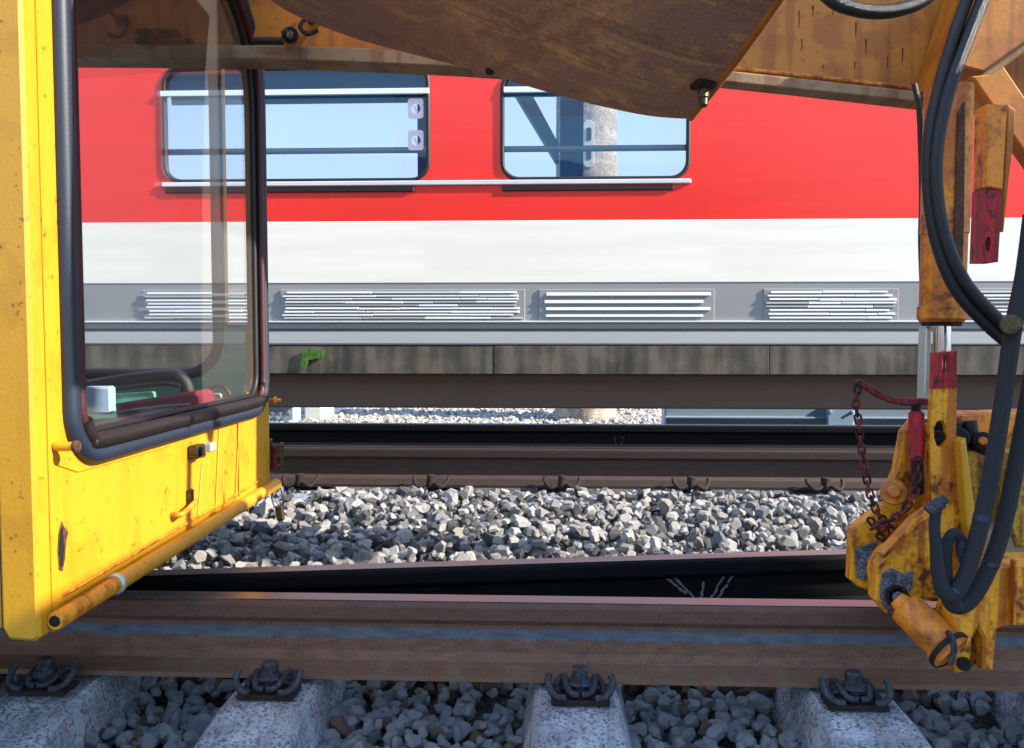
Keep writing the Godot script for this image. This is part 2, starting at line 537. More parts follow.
	mat("skirt_brown", Color(0.40, 0.315, 0.265), 0.85, 0.0, T.train, 0.6, 0.1)
	mat("aluminium", Color(0.93, 0.94, 0.95), 0.3, 0.35, T.train, 1.0)
	mat("blue_trim", Color(0.22, 0.25, 0.72), 0.4)
	mat("added_dark_panel", Color(0.17, 0.18, 0.22), 0.8)
	mat("interior", Color(0.42, 0.33, 0.29), 0.8, 0.0, T.train, 0.6)
	mat("ceiling", Color(0.82, 0.82, 0.80), 0.7)
	mat("sticker", Color(0.96, 0.85, 0.90), 0.5)
	mat("green_mark", Color(0.28, 0.46, 0.12), 0.7, 0.0, T.skirt, 3.0)
	mat("chalk", Color(0.42, 0.42, 0.44), 0.95)
	mat("chalk_faint", Color(0.16, 0.17, 0.18), 0.95)
	mat("brass", Color(0.72, 0.62, 0.40), 0.4, 0.6, T.steel, 9.0)
	glass("train_glass", Color(0.02, 0.31, 0.46, 0.52))
	glass("cab_glass", Color(0.80, 0.78, 0.77, 0.06))  # pale tint gives a painted haze in place of reflections
	glass("cab_far_glass", Color(0.70, 0.76, 0.74, 0.05))

# ------------------------------------------------------------------ ground and track
const PROFILE := [[-0.2, -0.36], [1.2, -0.31], [2.0, -0.30], [2.25, -0.26], [2.42, -0.19], [2.55, -0.155], [3.0, -0.14], [3.6, -0.125], [3.9, -0.125], [4.3, -0.135], [5.6, -0.15], [5.9, -0.45], [6.3, -0.5], [9.3, -0.52], [9.9, -0.50], [14.0, -0.50]]
const SLEEPERS := [-1.153, -0.63, 0.069, 0.69, 1.235]

func bed(d: float) -> float:
	for i in PROFILE.size() - 1:
		if d <= PROFILE[i + 1][0]:
			return lerpf(PROFILE[i][1], PROFILE[i + 1][1], clampf((d - PROFILE[i][0]) / (PROFILE[i + 1][0] - PROFILE[i][0]), 0, 1))
	return -0.5

func build_ground() -> void:
	var st := begin()
	quad_out(st, Vector3(-900, -0.62, 200), Vector3(900, -0.62, 200), Vector3(900, -0.62, -1500), Vector3(-900, -0.62, -1500), Vector3.UP)
	structure(obj("ground", st, M.ground))

var ballast_root: MeshInstance3D

func tongue_z(x: float, off := 0.0) -> float:   # centre line of the slanting rail
	return -(2.305 + 0.1553 * x) - 0.036 - off

func build_rails() -> void:
	var o := rail("rail", Vector3(-14, 0, -2.0), Vector3(14, 0, -2.0), 1.0, M.rail_stripe, M.rail_top, "rusty brown rail nearest the camera with a ragged blue stripe along its web")
	o = rail("rail", Vector3(-1.62, 0, tongue_z(-1.62)), Vector3(9, 0, tongue_z(9)), 1.0, M.rail_shade_black, M.rail_top, "rail coloured black for shade slanting away just behind the front rail, with chalk strokes")
	# chalk strokes on its web
	for k: Array in [[0.35, -0.045, 0.425, -0.125], [0.33, -0.05, 0.39, -0.10], [0.445, -0.07, 0.435, -0.125], [0.505, -0.05, 0.462, -0.125], [0.535, -0.045, 0.485, -0.12]]:
		var st := begin()
		var a := Vector3(k[0], k[1], tongue_z(k[0]) + 0.0115)
		var b := Vector3(k[2], k[3], tongue_z(k[2]) + 0.0115)
		var t := (b - a).normalized()
		for j in 9:   # a broken, crumbly line
			var p := a.lerp(b, (j + rng.randf_range(0.2, 0.8)) / 9.0) + Vector3(rng.randf_range(-0.002, 0.002), 0, 0)
			box(st, p, Vector3(rng.randf_range(0.003, 0.008), a.distance_to(b) / 9.0 * rng.randf_range(0.9, 1.5), rng.randf_range(0.001, 0.0018)), Basis(Vector3.BACK, atan2(t.y, t.x) + PI / 2), 0.0)
		obj("chalk_stroke", st, M.chalk, o)
	rail("rail", Vector3(-16, 0.09, -4.0), Vector3(16, 0.09, -4.0), 1.05, M.rail_brown, M.rail_brown_top, "dull brown rail on the far side of the pale ballast")
	o = rail("rail", Vector3(-18, 0.036, -5.5), Vector3(18, 0.036, -5.5), 1.0, M.rail_shade_black, M.rail_polished, "rail coloured black for shade with a shining top in front of the train")
	var tm := TextMesh.new()
	tm.text = "12"
	var fo := SystemFont.new(); fo.font_names = PackedStringArray(["Droid Sans"])
	tm.font = fo; tm.font_size = 32; tm.pixel_size = 0.0026; tm.depth = 0.002
	tm.material = M.chalk_faint
	var nm := MeshInstance3D.new()
	nm.mesh = tm; nm.name = "chalk_number"
	o.add_child(nm)
	nm.position = Vector3(0.46, -0.075, -5.5 + 0.0115) - o.position
	rail("rail", Vector3(-20, -0.36, -6.72), Vector3(20, -0.36, -6.72), 1.0, M.rail_brown, M.rail_polished, "near running rail under the moving train")
	rail("rail", Vector3(-20, -0.36, -8.22), Vector3(20, -0.36, -8.22), 1.0, M.rail_brown, M.rail_polished, "far running rail under the moving train")

func rail(called: String, a: Vector3, b: Vector3, k: float, side: Material, top: Material, label: String) -> MeshInstance3D:
	var half := [[0.075, 0.0], [0.075, 0.0115], [0.045, 0.0185], [0.022, 0.027], [0.0105, 0.045], [0.009, 0.075], [0.0095, 0.112], [0.016, 0.121], [0.034, 0.127], [0.036, 0.131], [0.036, 0.160], [0.0335, 0.167], [0.027, 0.1705], [0.012, 0.172]]
	var pr := []
	for i in half.size(): pr.append(Vector2(half[i][0], half[i][1]) * k)
	for i in range(half.size() - 1, -1, -1): pr.append(Vector2(-half[i][0], half[i][1]) * k)
	var dir := (b - a).normalized()
	var side_v := dir.cross(Vector3.UP) * -1.0      # towards the camera for a rail that runs to +x
	var n := 40
	var st := begin()
	var h := 0.172 * k
	var l := a.distance_to(b)
	st.set_smooth_group(-1)
	for s in n:
		var p := a + dir * l * s / n
		var q := a + dir * l * (s + 1) / n
		var u0 := l * s / n / 2.6
		var u1 := l * (s + 1) / n / 2.6
		for i in pr.size():
			var e: Vector2 = pr[i]; var f: Vector2 = pr[(i + 1) % pr.size()]
			var A := p + side_v * e.x + Vector3.UP * (e.y - h); var B := q + side_v * e.x + Vector3.UP * (e.y - h)
			var C := q + side_v * f.x + Vector3.UP * (f.y - h); var D := p + side_v * f.x + Vector3.UP * (f.y - h)
			var v0 := 1.0 - e.y / h; var v1 := 1.0 - f.y / h
			var out := side_v * (f.y - e.y) - Vector3.UP * (f.x - e.x)
			var vs := [A, B, C, D]; var us := [Vector2(u0, v0), Vector2(u1, v0), Vector2(u1, v1), Vector2(u0, v1)]
			var order := [0, 2, 1, 0, 3, 2]
			if (B - A).cross(C - A).dot(out) < 0: order = [0, 1, 2, 0, 2, 3]
			for j: int in order:
				st.set_uv(us[j]); st.add_vertex(vs[j])
	for e in 2:
		var c := a if e == 0 else b
		for i in range(0, half.size() - 1):
			var x0: Vector2 = pr[i]; var x1: Vector2 = pr[i + 1]
			st.set_uv(Vector2(0.3, 0.5))
			quad_out(st, c + side_v * x0.x + Vector3.UP * (x0.y - h), c + side_v * x1.x + Vector3.UP * (x1.y - h), c - side_v * x1.x + Vector3.UP * (x1.y - h), c - side_v * x0.x + Vector3.UP * (x0.y - h), dir * (1 if e else -1))
	var o := obj(called, st, side)
	tag(o, label, "rail")
	var t := begin()
	var c := (a + b) * 0.5 + Vector3.UP * 0.0004
	box(t, c, Vector3(l, 0.0016, 0.05 * k), Basis(Vector3.UP, -atan2(dir.z, dir.x)), 0.0005)
	obj("running_surface", t, top, o)
	return o

func build_sleepers() -> void:
	var labels := ["concrete sleeper leftmost in view, under the yellow cab corner", "concrete sleeper with a sunlit right flank, second from the left", "concrete sleeper with a worn grey top at the middle of the picture's bottom edge", "concrete sleeper between the dark ballast and the yellow lifting gear, fourth from the left", "concrete sleeper cut off by the right edge of the picture"]
	for i in SLEEPERS.size():
		var st := begin()
		var x: float = SLEEPERS[i]
		# cross-section with chamfered shoulders, running away from the camera; the rail seat stands a little proud
		var n := 14
		for s in n:
			var rings := []
			for e in 2:
				var d: float = lerpf(1.05, 2.82, float(s + e) / n)
				var top: float = -0.186 - 0.045 * ss(1.86, 1.55, d) - rng.randf() * 0.0
				var w: float = 0.083 + 0.012 * ss(1.9, 1.5, d)
				var z := -d
				rings.append([Vector3(x - w - 0.085, -0.45, z), Vector3(x - w - 0.027, top - 0.06, z), Vector3(x - w - 0.013, top - 0.012, z), Vector3(x - w, top, z), Vector3(x + w, top, z), Vector3(x + w + 0.013, top - 0.012, z), Vector3(x + w + 0.027, top - 0.06, z), Vector3(x + w + 0.085, -0.45, z)])
			for k in 7:
				var A: Vector3 = rings[0][k]; var B: Vector3 = rings[0][k + 1]; var C: Vector3 = rings[1][k + 1]; var D: Vector3 = rings[1][k]
				quad_out(st, A, B, C, D, Vector3((B - A).y * -1.0, (B - A).x, 0))
			if s == 0 or s == n - 1:
				var R: Array = rings[0 if s == 0 else 1]
				for k in range(1, 7): tri_out(st, R[0], R[k], R[k + 1], Vector3(0, 0, 1 if s == 0 else -1))
		tag(obj("concrete_sleeper", st, M.concrete), labels[i], "sleeper", "near concrete sleepers")
	# spring clip and bolt of the front rail, one per sleeper
	var clip_labels := ["dark spring clip and bolt at the rail foot below the yellow cab corner", "dark spring clip and bolt second from the left on the front rail's foot", "dark spring clip and bolt third from the left on the front rail's foot", "dark spring clip and bolt beside the yellow lifting gear on the front rail's foot"]
	var c := thing("rail_clip", clip_labels[0], "rail clip", Vector3(SLEEPERS[0], -0.166, -1.878), "spring clips on the front rail")
	var g := c.position
	var st := begin()
	box(st, g + Vector3(0, -0.012, 0.012), Vector3(0.13, 0.012, 0.07), Basis.IDENTITY, 0.003)
	obj("guide_plate", st, M.rust_dark, c)
	st = begin()
	rod(st, g + Vector3(0, -0.006, 0.008), g + Vector3(0, 0.042, 0.004), 0.017, 14)
	rod(st, g + Vector3(0, 0.014, 0.007), g + Vector3(0, 0.021, 0.006), 0.027, 16)
	obj("bolt", st, M.iron, c)
	st = begin()
	bolt(st, g + Vector3(0, 0.021, 0.006), Vector3(0, 1, -0.06).normalized(), 0.0195, 0.034)
	obj("nut", st, M.iron, c)
	for s: float in [-1.0, 1.0]:
		st = begin()
		tube(st, spline(PackedVector3Array([g + Vector3(s * 0.002, 0.006, 0.041), g + Vector3(s * 0.022, 0.007, 0.034), g + Vector3(s * 0.031, 0.018, 0.010), g + Vector3(s * 0.034, 0.022, -0.018), g + Vector3(s * 0.044, 0.014, -0.03), g + Vector3(s * 0.051, 0.004, -0.012), g + Vector3(s * 0.05, -0.002, 0.018)]), 5), 0.0075, 8)
		obj("spring_loop", st, M.iron, c)
		st = begin()
		tube(st, spline(PackedVector3Array([g + Vector3(s * 0.032, 0.0, 0.045), g + Vector3(s * 0.052, 0.002, 0.043), g + Vector3(s * 0.066, 0.012, 0.034), g + Vector3(s * 0.072, 0.027, 0.018), g + Vector3(s * 0.069, 0.036, 0.006)]), 5), 0.0078, 8)
		obj("spring_arm", st, M.iron, c)
	for i in range(1, 4):
		dup(c, Vector3(SLEEPERS[i] + [0, 0.0, 0.005, -0.012][i], -0.166, -1.878), clip_labels[i])
	# the brown rail's sleepers and clips, mostly buried
	var far := [-1.155, -0.54, 0.068, 0.659, 1.265, -1.765]
	var words := ["leftmost one beside the yellow cab", "second from the left", "third from the left", "fourth from the left", "behind the yellow lifting gear", "hidden behind the cab"]
	for i in far.size():
		st = begin()
		var x: float = far[i]
		prism(st, PackedVector2Array([Vector2(x - 0.15, -0.3), Vector2(x + 0.15, -0.3), Vector2(x + 0.115, -0.112), Vector2(x - 0.115, -0.112)]), facing(3.66, 0.8), 0.8, 0.012)
		tag(obj("buried_sleeper", st, M.concrete), "grey sleeper buried under the far brown rail, " + words[i], "sleeper", "sleepers under the far brown rail")
	var k := thing("small_rail_clip", "small dark clip on the far brown rail's foot, " + words[0], "rail clip", Vector3(far[0], -0.075, -3.895), "clips on the far brown rail")
	g = k.position
	st = begin()
	bolt(st, g, Vector3.UP, 0.021, 0.05)
	obj("bolt", st, M.rust_dark, k)
	for s: float in [-1.0, 1.0]:
		st = begin()
		tube(st, spline(PackedVector3Array([g + Vector3(s * 0.022, 0.012, 0.02), g + Vector3(s * 0.055, -0.002, 0.03), g + Vector3(s * 0.078, 0.02, 0.0), g + Vector3(s * 0.08, 0.035, -0.02)]), 4), 0.009, 7)
		obj("spring_arm", st, M.rust_dark, k)
	for i in range(1, 5): dup(k, Vector3(far[i], -0.075, -3.895), "small dark clip on the far brown rail's foot, " + words[i])

# ------------------------------------------------------------------ ballast
func stone_mesh(r: RandomNumberGenerator, flatten: float, m: Material) -> ArrayMesh:   # a crushed stone: the solid left between random planes
	var pl := []
	var n := 12 + r.randi() % 4
	for i in n:
		var y := 1.0 - 2.0 * (i + 0.5) / n
		var a := i * 2.39996 + r.randf_range(-0.45, 0.45)
		var q := sqrt(1 - y * y)
		var v := Vector3(q * cos(a), y + r.randf_range(-0.25, 0.25), q * sin(a)).normalized()
		pl.append(Plane(v, r.randf_range(0.56, 1.0)))
	var st := begin()
	for i in n:
		var pts := []
		var P: Plane = pl[i]
		for j in n:
			if j == i: continue
			for k in range(j + 1, n):
				if k == i: continue
				var x = P.intersect_3(pl[j], pl[k])
				if x == null: continue
				var ok := true
				for l in n:
					if l != i and l != j and l != k and pl[l].distance_to(x) > 1e-5: ok = false; break
				if ok: pts.append(x)
		if pts.size() < 3: continue
		var cen := Vector3.ZERO
		for p: Vector3 in pts: cen += p / pts.size()
		var u: Vector3 = (pts[0] - cen).normalized()
		var w := P.normal.cross(u)
		pts.sort_custom(func(a, b): return atan2((a - cen).dot(w), (a - cen).dot(u)) < atan2((b - cen).dot(w), (b - cen).dot(u)))
		for k in range(1, pts.size() - 1):
			var s := Vector3(1.0, flatten, 0.86)
			tri_out(st, pts[0] * s, pts[k] * s, pts[k + 1] * s, P.normal / s)
	st.generate_normals()
	var mesh := st.commit()
	mesh.surface_set_material(0, m)
	return mesh

func random_turn() -> Basis:
	return Basis(Quaternion(Vector3(rng.randfn(), rng.randfn(), rng.randfn()).normalized(), rng.randf() * TAU))

func build_ballast() -> void:
	var st := begin()
	for i in PROFILE.size() - 1:
		for s in 24:
			var x0 := -48.0 + s * 4.0
			var a: Array = PROFILE[i]; var b: Array = PROFILE[i + 1]
			quad_out(st, Vector3(x0, a[1] - 0.03, -a[0]), Vector3(x0 + 4, a[1] - 0.03, -a[0]), Vector3(x0 + 4, b[1] - 0.03, -b[0]), Vector3(x0, b[1] - 0.03, -b[0]), Vector3.UP)
	ballast_root = obj("ballast_bed", st, M.ground)
	structure(ballast_root)
	var kinds := []
	var r := RandomNumberGenerator.new(); r.seed = 5
	for i in 14: kinds.append(stone_mesh(r, [0.62, 0.75, 0.9][i % 3], M.stones))
	var tones := [M.stone_pale, M.stone_grey, M.stone_blue, M.stone_tan, M.stone_dark]
	var tint := [Color(0.94, 0.94, 0.935), Color(0.76, 0.76, 0.765), Color(0.62, 0.635, 0.665), Color(0.80, 0.775, 0.74), Color(0.44, 0.44, 0.45)]
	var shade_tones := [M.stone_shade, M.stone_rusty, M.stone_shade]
	var spots := []          # [transform, kind, tone, top layer, near crib]
	var noise := FastNoiseLite.new(); noise.seed = 9; noise.frequency = 1.6
	# the pale bed between the slanting rail and the brown rail
	for layer in 3:
		for i in [5200, 5200, 2900][layer]:
			var x := rng.randf_range(-3.6, 3.4)
			var d := rng.randf_range(2.2, 3.92)
			if d < -tongue_z(x) + 0.05 or (absf(d - 4.0) < 0.1): continue
			var size: float = lerpf(0.013, 0.032, pow(rng.randf(), 1.5)) * (1.2 if rng.randf() < 0.1 else 1.0)
			var y: float = bed(d) + noise.get_noise_2d(x, d) * 0.022 + [-0.012, 0.012, 0.034][layer]
			if d < -tongue_z(x) + 0.16: y = minf(y, -0.05)
			if d > 3.8: y = minf(y, -0.112 if layer < 2 else -0.1)
			var s := Vector3(rng.randf_range(0.85, 1.25), 1.0, rng.randf_range(0.85, 1.15)) * size
			spots.append([Transform3D(random_turn() * Basis.from_scale(s), Vector3(x, y + rng.randf_range(-0.008, 0.008), -d)), rng.randi() % 14, [0, 0, 1, 1, 2, 3, 0, 4, 4][rng.randi() % 9], layer, false])
	# the darker cribs between the near sleepers
	for layer in 2:
		for i in [4200, 2400][layer]:
			var x := rng.randf_range(-2.2, 1.9)
			var d := rng.randf_range(1.45, 2.62)
			var skip := false
			for q: float in SLEEPERS:
				if absf(x - q) < 0.085: skip = true
			if skip or d > -tongue_z(x) + 0.03: continue
			var size: float = rng.randf_range(0.013, 0.025)
			var y: float = minf(bed(d), -0.235) + [0.0, 0.02][layer] + noise.get_noise_2d(x, d) * 0.02
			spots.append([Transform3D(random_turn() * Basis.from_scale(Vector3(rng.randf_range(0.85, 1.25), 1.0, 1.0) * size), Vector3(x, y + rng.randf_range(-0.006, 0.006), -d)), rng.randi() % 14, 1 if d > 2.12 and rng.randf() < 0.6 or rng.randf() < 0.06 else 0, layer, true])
	# the stones that show largest are parts of their own
	var rank := []
	for i in spots.size():
		var s: Array = spots[i]
		var p: Vector3 = s[0].origin
		var d := -p.z
		var score := 0.0
		if absf(p.x) < d * 0.55:
			if s[4]:
				if d > 1.88 and d < 2.2 and s[3] == 1: score = 2.0
			elif s[3] >= 1 and p.x > -1.15 - (d - 2.5) * 0.2 and d < 3.4:
				score = s[0].basis.get_scale().length() / d * 20.0 + (0.3 if s[3] == 2 else 0.0)
		rank.append([score, i])
	rank.sort_custom(func(a, b): return a[0] > b[0])
	var single := {}
	for k in 300:
		if rank[k][0] > 0.0: single[rank[k][1]] = true
	var rest := []
	for k in 14: rest.append([])
	for i in spots.size():
		var s: Array = spots[i]
		if single.has(i):
			var o := MeshInstance3D.new()
			o.name = "stone"
			o.mesh = kinds[s[1]]
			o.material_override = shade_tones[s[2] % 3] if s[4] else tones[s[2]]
			o.transform = s[0]
			ballast_root.add_child(o, true)
		else:
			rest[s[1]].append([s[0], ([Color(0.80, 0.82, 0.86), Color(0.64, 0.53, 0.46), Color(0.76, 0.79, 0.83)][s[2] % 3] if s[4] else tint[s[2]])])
	scatter("loose_stones", rest, kinds)
	# coarse sunlit gravel beyond the train and on the shoulder behind the black rail
	var far := []
	for k in 14: far.append([])
	for i in 16000:
		var d := rng.randf_range(9.6, 13.6)
		far[i % 14].append([Transform3D(random_turn() * Basis.from_scale(Vector3.ONE * rng.randf_range(0.03, 0.055)), Vector3(rng.randf_range(-6.5, 7), bed(d) + rng.randf_range(-0.015, 0.03), -d)), tint[[0, 0, 3, 3, 1][rng.randi() % 5]]])
	scatter("far_gravel", far, kinds)

func scatter(called: String, lists: Array, kinds: Array) -> void:
	for k in lists.size():
		var mm := MultiMesh.new()
		mm.transform_format = MultiMesh.TRANSFORM_3D
		mm.use_colors = true
		mm.mesh = kinds[k]
		mm.instance_count = lists[k].size()
		for i in lists[k].size():
			mm.set_instance_transform(i, lists[k][i][0])
			mm.set_instance_color(i, lists[k][i][1].srgb_to_linear())
		var o := MultiMeshInstance3D.new()
		o.multimesh = mm
		o.name = called
		o.set_meta("kind", "stuff")
		ballast_root.add_child(o, true)

# ------------------------------------------------------------------ beyond the train
func build_far_side() -> void:
	var c := thing("concrete_column", "round sunlit concrete column seen through the train window and under the train", "column", Vector3(0.485, -0.5, -10.9))
	var g := c.position
	var st := begin()
	lathe(st, g + Vector3(0, -0.1, 0), g + Vector3(0, 9, 0), [Vector2(0.395, 0), Vector2(0.385, 0.3), Vector2(0.37, 1.0), Vector2(0, 1)], 36)
	obj("shaft", st, M.concrete_far, c)
	st = begin()
	prism(st, round_rect(0.43, 2.63, 0.56, 3.2, 0.06), Transform3D(Basis.IDENTITY, Vector3(0, 0, -10.52)), 0.02, 0.004)
	obj("oval_plate", st, M.white_block, c)
	st = begin()
	for y: float in [2.80, 3.03]:
		prism(st, round_rect(0.465, y - 0.08, 0.525, y + 0.08, 0.025), Transform3D(Basis.IDENTITY, Vector3(0, 0, -10.499)), 0.004, 0.0)
	obj("plate_mark", st, M.louvre_dark, c)
	st = begin()
	box(st, Vector3(0.39, 2.3, -10.5), Vector3(0.42, 0.16, 0.02))
	obj("number_board", st, M.white_block, c)
	# sloping brace from the column up to the left
	st = begin()
	prism(st, PackedVector2Array([Vector2(0.2, 2.85), Vector2(0.2, 2.6), Vector2(-1.2, 4.9), Vector2(-1.0, 5.05)]), facing(10.75, 0.3), 0.3, 0.01)
	obj("brace", st, M.louvre_dark, c)
	var w := thing("low_wall", "low wall coloured blue-grey for shade left of the sunlit gravel beyond the train", "wall", Vector3(-6.5, -0.62, -10.6), "low walls beyond the train")
	st = begin()
	box(st, Vector3(-6.52, -0.42, -10.2), Vector3(6.96, 0.42, 0.3), Basis.IDENTITY, 0.02)
	obj("wall_face", st, M.wall_shade_blue, w)
	st = begin()
	for i in 60:
		for j in 3:
			box(st, Vector3(-3.1 - i * 0.1 - (0.05 if j == 1 else 0.0), -0.46 + j * 0.06, -10.045), Vector3(0.05, 0.03, 0.012), Basis(Vector3.BACK, 0.8 if (i + j) % 2 else -0.8), 0.0)
	var o := obj("lattice", st, M.wall_shade_blue, w)
	o.set_meta("kind", "stuff")
	st = begin()
	box(st, Vector3(-6.52, -0.26, -10.04), Vector3(6.96, 0.03, 0.04), Basis.IDENTITY, 0.005)
	obj("ledge", st, M.wall_shade_blue, w)
	st = begin()
	box(st, Vector3(-2.93, -0.4, -11.15), Vector3(0.215, 0.5, 1.35), Basis.IDENTITY, 0.015)
	tag(obj("white_block", st, M.white_block), "white concrete block with a sunlit right face, left of the gravel under the train", "block")
	w = thing("low_wall", "low wall coloured blue-grey for shade right of the round column beyond the train", "wall", Vector3(5.0, -0.62, -9.7), "low walls beyond the train")
	st = begin()
	box(st, Vector3(5.32, -0.42, -9.75), Vector3(8.0, 0.42, 0.3), Basis.IDENTITY, 0.02)
	obj("wall_face", st, M.wall_shade_blue, w)
	st = begin()
	box(st, Vector3(5.32, -0.33, -9.59), Vector3(8.0, 0.022, 0.03), Basis.IDENTITY, 0.004)
	obj("ledge", st, M.wall_shade_blue, w)
	st = begin()
	box(st, Vector3(3.26, -0.36, -9.575), Vector3(0.30, 0.40, 0.05), Basis.IDENTITY, 0.015)
	for p: Vector2 in [Vector2(-0.12, 0.1), Vector2(0.12, 0.1), Vector2(-0.12, -0.06), Vector2(0.12, -0.06)]:
		bolt(st, Vector3(3.26 + p.x, -0.36 + p.y, -9.55), Vector3(0, 0, 1), 0.016, 0.02)
	tag(obj("shade_blue_block", st, M.pale_blue), "small block coloured pale blue for shade on the low wall under the train, left of the hanging chain", "box")  # its pale blue stands for shade on the block face

# ------------------------------------------------------------------ the train
func train_wall(st: SurfaceTool, x0: float, x1: float, y0: float, y1: float, holes: Array, z: float, t: float) -> void:
	# a wall sheet split into bays so that each bay has one window opening
	var cuts := [x0]
	for i in holes.size() - 1: cuts.append((holes[i][2] + holes[i + 1][0]) * 0.5)
	cuts.append(x1)
	for i in holes.size():
		var h: Array = holes[i]
		prism(st, with_hole(PackedVector2Array([Vector2(cuts[i], y0), Vector2(cuts[i + 1], y0), Vector2(cuts[i + 1], y1), Vector2(cuts[i], y1)]), round_rect(h[0], h[1], h[2], h[3], h[4])), Transform3D(Basis.IDENTITY, Vector3(0, 0, z - t)), t, 0.0, true)

func build_train() -> void:
	var t := thing("passenger_train", "red and white passenger train with grey louvred skirt passing in the background", "train", Vector3(0, -0.36, -7.4))
	var near := [[-6.6, 1.70, -3.5, 2.50, 0.12], [-2.72, 1.70, -0.84, 2.50, 0.12], [-0.32, 1.70, 0.97, 2.44, 0.12], [3.75, 1.70, 6.6, 2.50, 0.12]]
	var st := begin()
	train_wall(st, -10.5, 10.5, 1.414, 3.1, near, -6.0, 0.06)
	obj("red_side", st, M.train_red, t)
	st = begin(); box(st, Vector3(0, 1.1965, -6.029), Vector3(21, 0.433, 0.062), Basis.IDENTITY, 0.002)
	obj("white_band", st, M.train_white, t)
	st = begin(); box(st, Vector3(0, 0.8135, -6.032), Vector3(21, 0.331, 0.06), Basis.IDENTITY, 0.002)
	obj("grey_band", st, M.train_grey, t)
	st = begin(); box(st, Vector3(0, 0.593, -6.026), Vector3(21, 0.104, 0.06), Basis.IDENTITY, 0.012)
	obj("light_grey_sill", st, M.train_light_grey, t)
	# equipment boxes below the sill, each a slightly different length and depth
	var x := -10.4
	while x < 10.3:
		var l := rng.randf_range(1.2, 3.4)
		st = begin(); box(st, Vector3(x + l / 2, 0.435, -6.10 - rng.randf_range(0.0, 0.004)), Vector3(l - 0.004, 0.2, 0.2), Basis.IDENTITY, 0.003)
		obj("equipment_box", st, M.skirt_olive, t)
		x += l
	st = begin(); box(st, Vector3(0, 0.208, -6.17), Vector3(21, 0.252, 0.12), Basis.IDENTITY, 0.01)
	obj("lower_skirt", st, M.skirt_brown, t)
	st = begin()
	prism(st, PackedVector2Array([Vector2(-1.765, 0.37), Vector2(-1.73, 0.36), Vector2(-1.70, 0.43), Vector2(-1.60, 0.45), Vector2(-1.585, 0.50), Vector2(-1.66, 0.515), Vector2(-1.745, 0.50)]), facing(5.985, 0.012), 0.012, 0.002)
	obj("green_marker", st, M.green_mark, t)
	# louvred vents in the grey band: frame and one slat after another
	for v: Array in [[-2.9, -2.02, 8], [-1.9, -0.16, 9], [-0.06, 1.16, 4], [1.5, 2.42, 8], [2.9, 4.4, 8], [-6.8, -3.4, 8]]:
		st = begin(); box(st, Vector3((v[0] + v[1]) / 2, 0.82, -6.0), Vector3(v[1] - v[0], 0.225, 0.016), Basis.IDENTITY, 0.003)
		var vent := obj("vent", st, M.train_grey, t)
		var k: int = v[2]
		for i in k:
			var y := 0.82 - 0.10 + 0.20 * (i + 0.5) / k
			var h := 0.20 / k * (0.66 if k > 4 else 0.5)
			var xx: float = v[0] + rng.randf_range(0.01, 0.05)
			var xe: float = v[1] - rng.randf_range(0.01, 0.08)
			while xx < xe - 0.02:      # each louvre is made of several lengths, some bent or dirty
				var l := minf(rng.randf_range(0.18, 0.75) if k > 4 else 2.0, xe - xx)
				st = begin()
				box(st, Vector3(xx + l / 2, y + rng.randf_range(-0.002, 0.002), -5.988), Vector3(l - 0.004, h * rng.randf_range(0.8, 1.15), 0.012), Basis(Vector3.RIGHT, -0.45 + rng.randf_range(-0.25, 0.25)), 0.002)
				obj("slat", st, M.louvre if k == 4 else [M.louvre, M.louvre, M.louvre, M.train_light_grey, M.train_light_grey, M.train_grey, M.louvre, M.louvre][rng.randi() % 8], vent)
				xx += l
	# seams and drip rails
	for s: Array in [[1.677, 0.032, "aluminium", -2.74, 0.99], [2.312, 0.042, "aluminium", -2.74, -0.83], [2.312, 0.042, "aluminium", -0.31, 0.96], [0.705, 0.012, "louvre", -10.5, 10.5]]:
		st = begin(); box(st, Vector3((s[3] + s[4]) / 2, s[0], -5.993), Vector3(s[4] - s[3], s[1], 0.022), Basis.IDENTITY, 0.005)
		obj("trim", st, M[s[2]], t)
	st = begin(); box(st, Vector3(0, 0.652, -5.997), Vector3(21, 0.01, 0.01), Basis.IDENTITY, 0.0)
	obj("seam", st, M.louvre_dark, t)
	for i in near.size():
		var h: Array = near[i]
		var ring := round_rect(h[0], h[1], h[2], h[3], h[4])
		var pts := PackedVector3Array()
		for p in ring: pts.append(Vector3(p.x, p.y, -6.004))
		st = begin(); tube(st, pts, 0.016, 8, true)
		var fr := obj("window_frame", st, M.rubber, t)
		st = begin()
		var big := round_rect(h[0], h[1], h[2], h[3], h[4])
		var ix := Geometry2D.triangulate_polygon(big)
		for q in range(0, ix.size(), 3):
			tri_out(st, Vector3(big[ix[q]].x, big[ix[q]].y, -6.03), Vector3(big[ix[q + 1]].x, big[ix[q + 1]].y, -6.03), Vector3(big[ix[q + 2]].x, big[ix[q + 2]].y, -6.03), Vector3.BACK)
		obj("pane", st, M.train_glass, fr)
		st = begin(); box(st, Vector3((h[0] + h[2]) / 2 - 0.05, 1.635, -5.994), Vector3(h[2] - h[0] - 0.1, 0.035, 0.016), Basis.IDENTITY, 0.006)
		obj("lower_rubber", st, M.rubber, fr)
	st = begin(); box(st, Vector3(-1.5, 2.515, -5.992), Vector3(1.35, 0.035, 0.02), Basis.IDENTITY, 0.004)
	obj("blue_strip", st, M.blue_trim, t)
	for b: Array in [[-2.72, -0.84, 2.27], [-0.32, 0.3, 2.3]]:
		st = begin(); box(st, Vector3((b[0] + b[1]) / 2, (b[2] + 2.55) / 2, -6.13), Vector3(b[1] - b[0], 2.55 - b[2], 0.02))
		obj("added_dark_panel", st, M.added_dark_panel, t)  # added dark panel where the ceiling looks dark from below
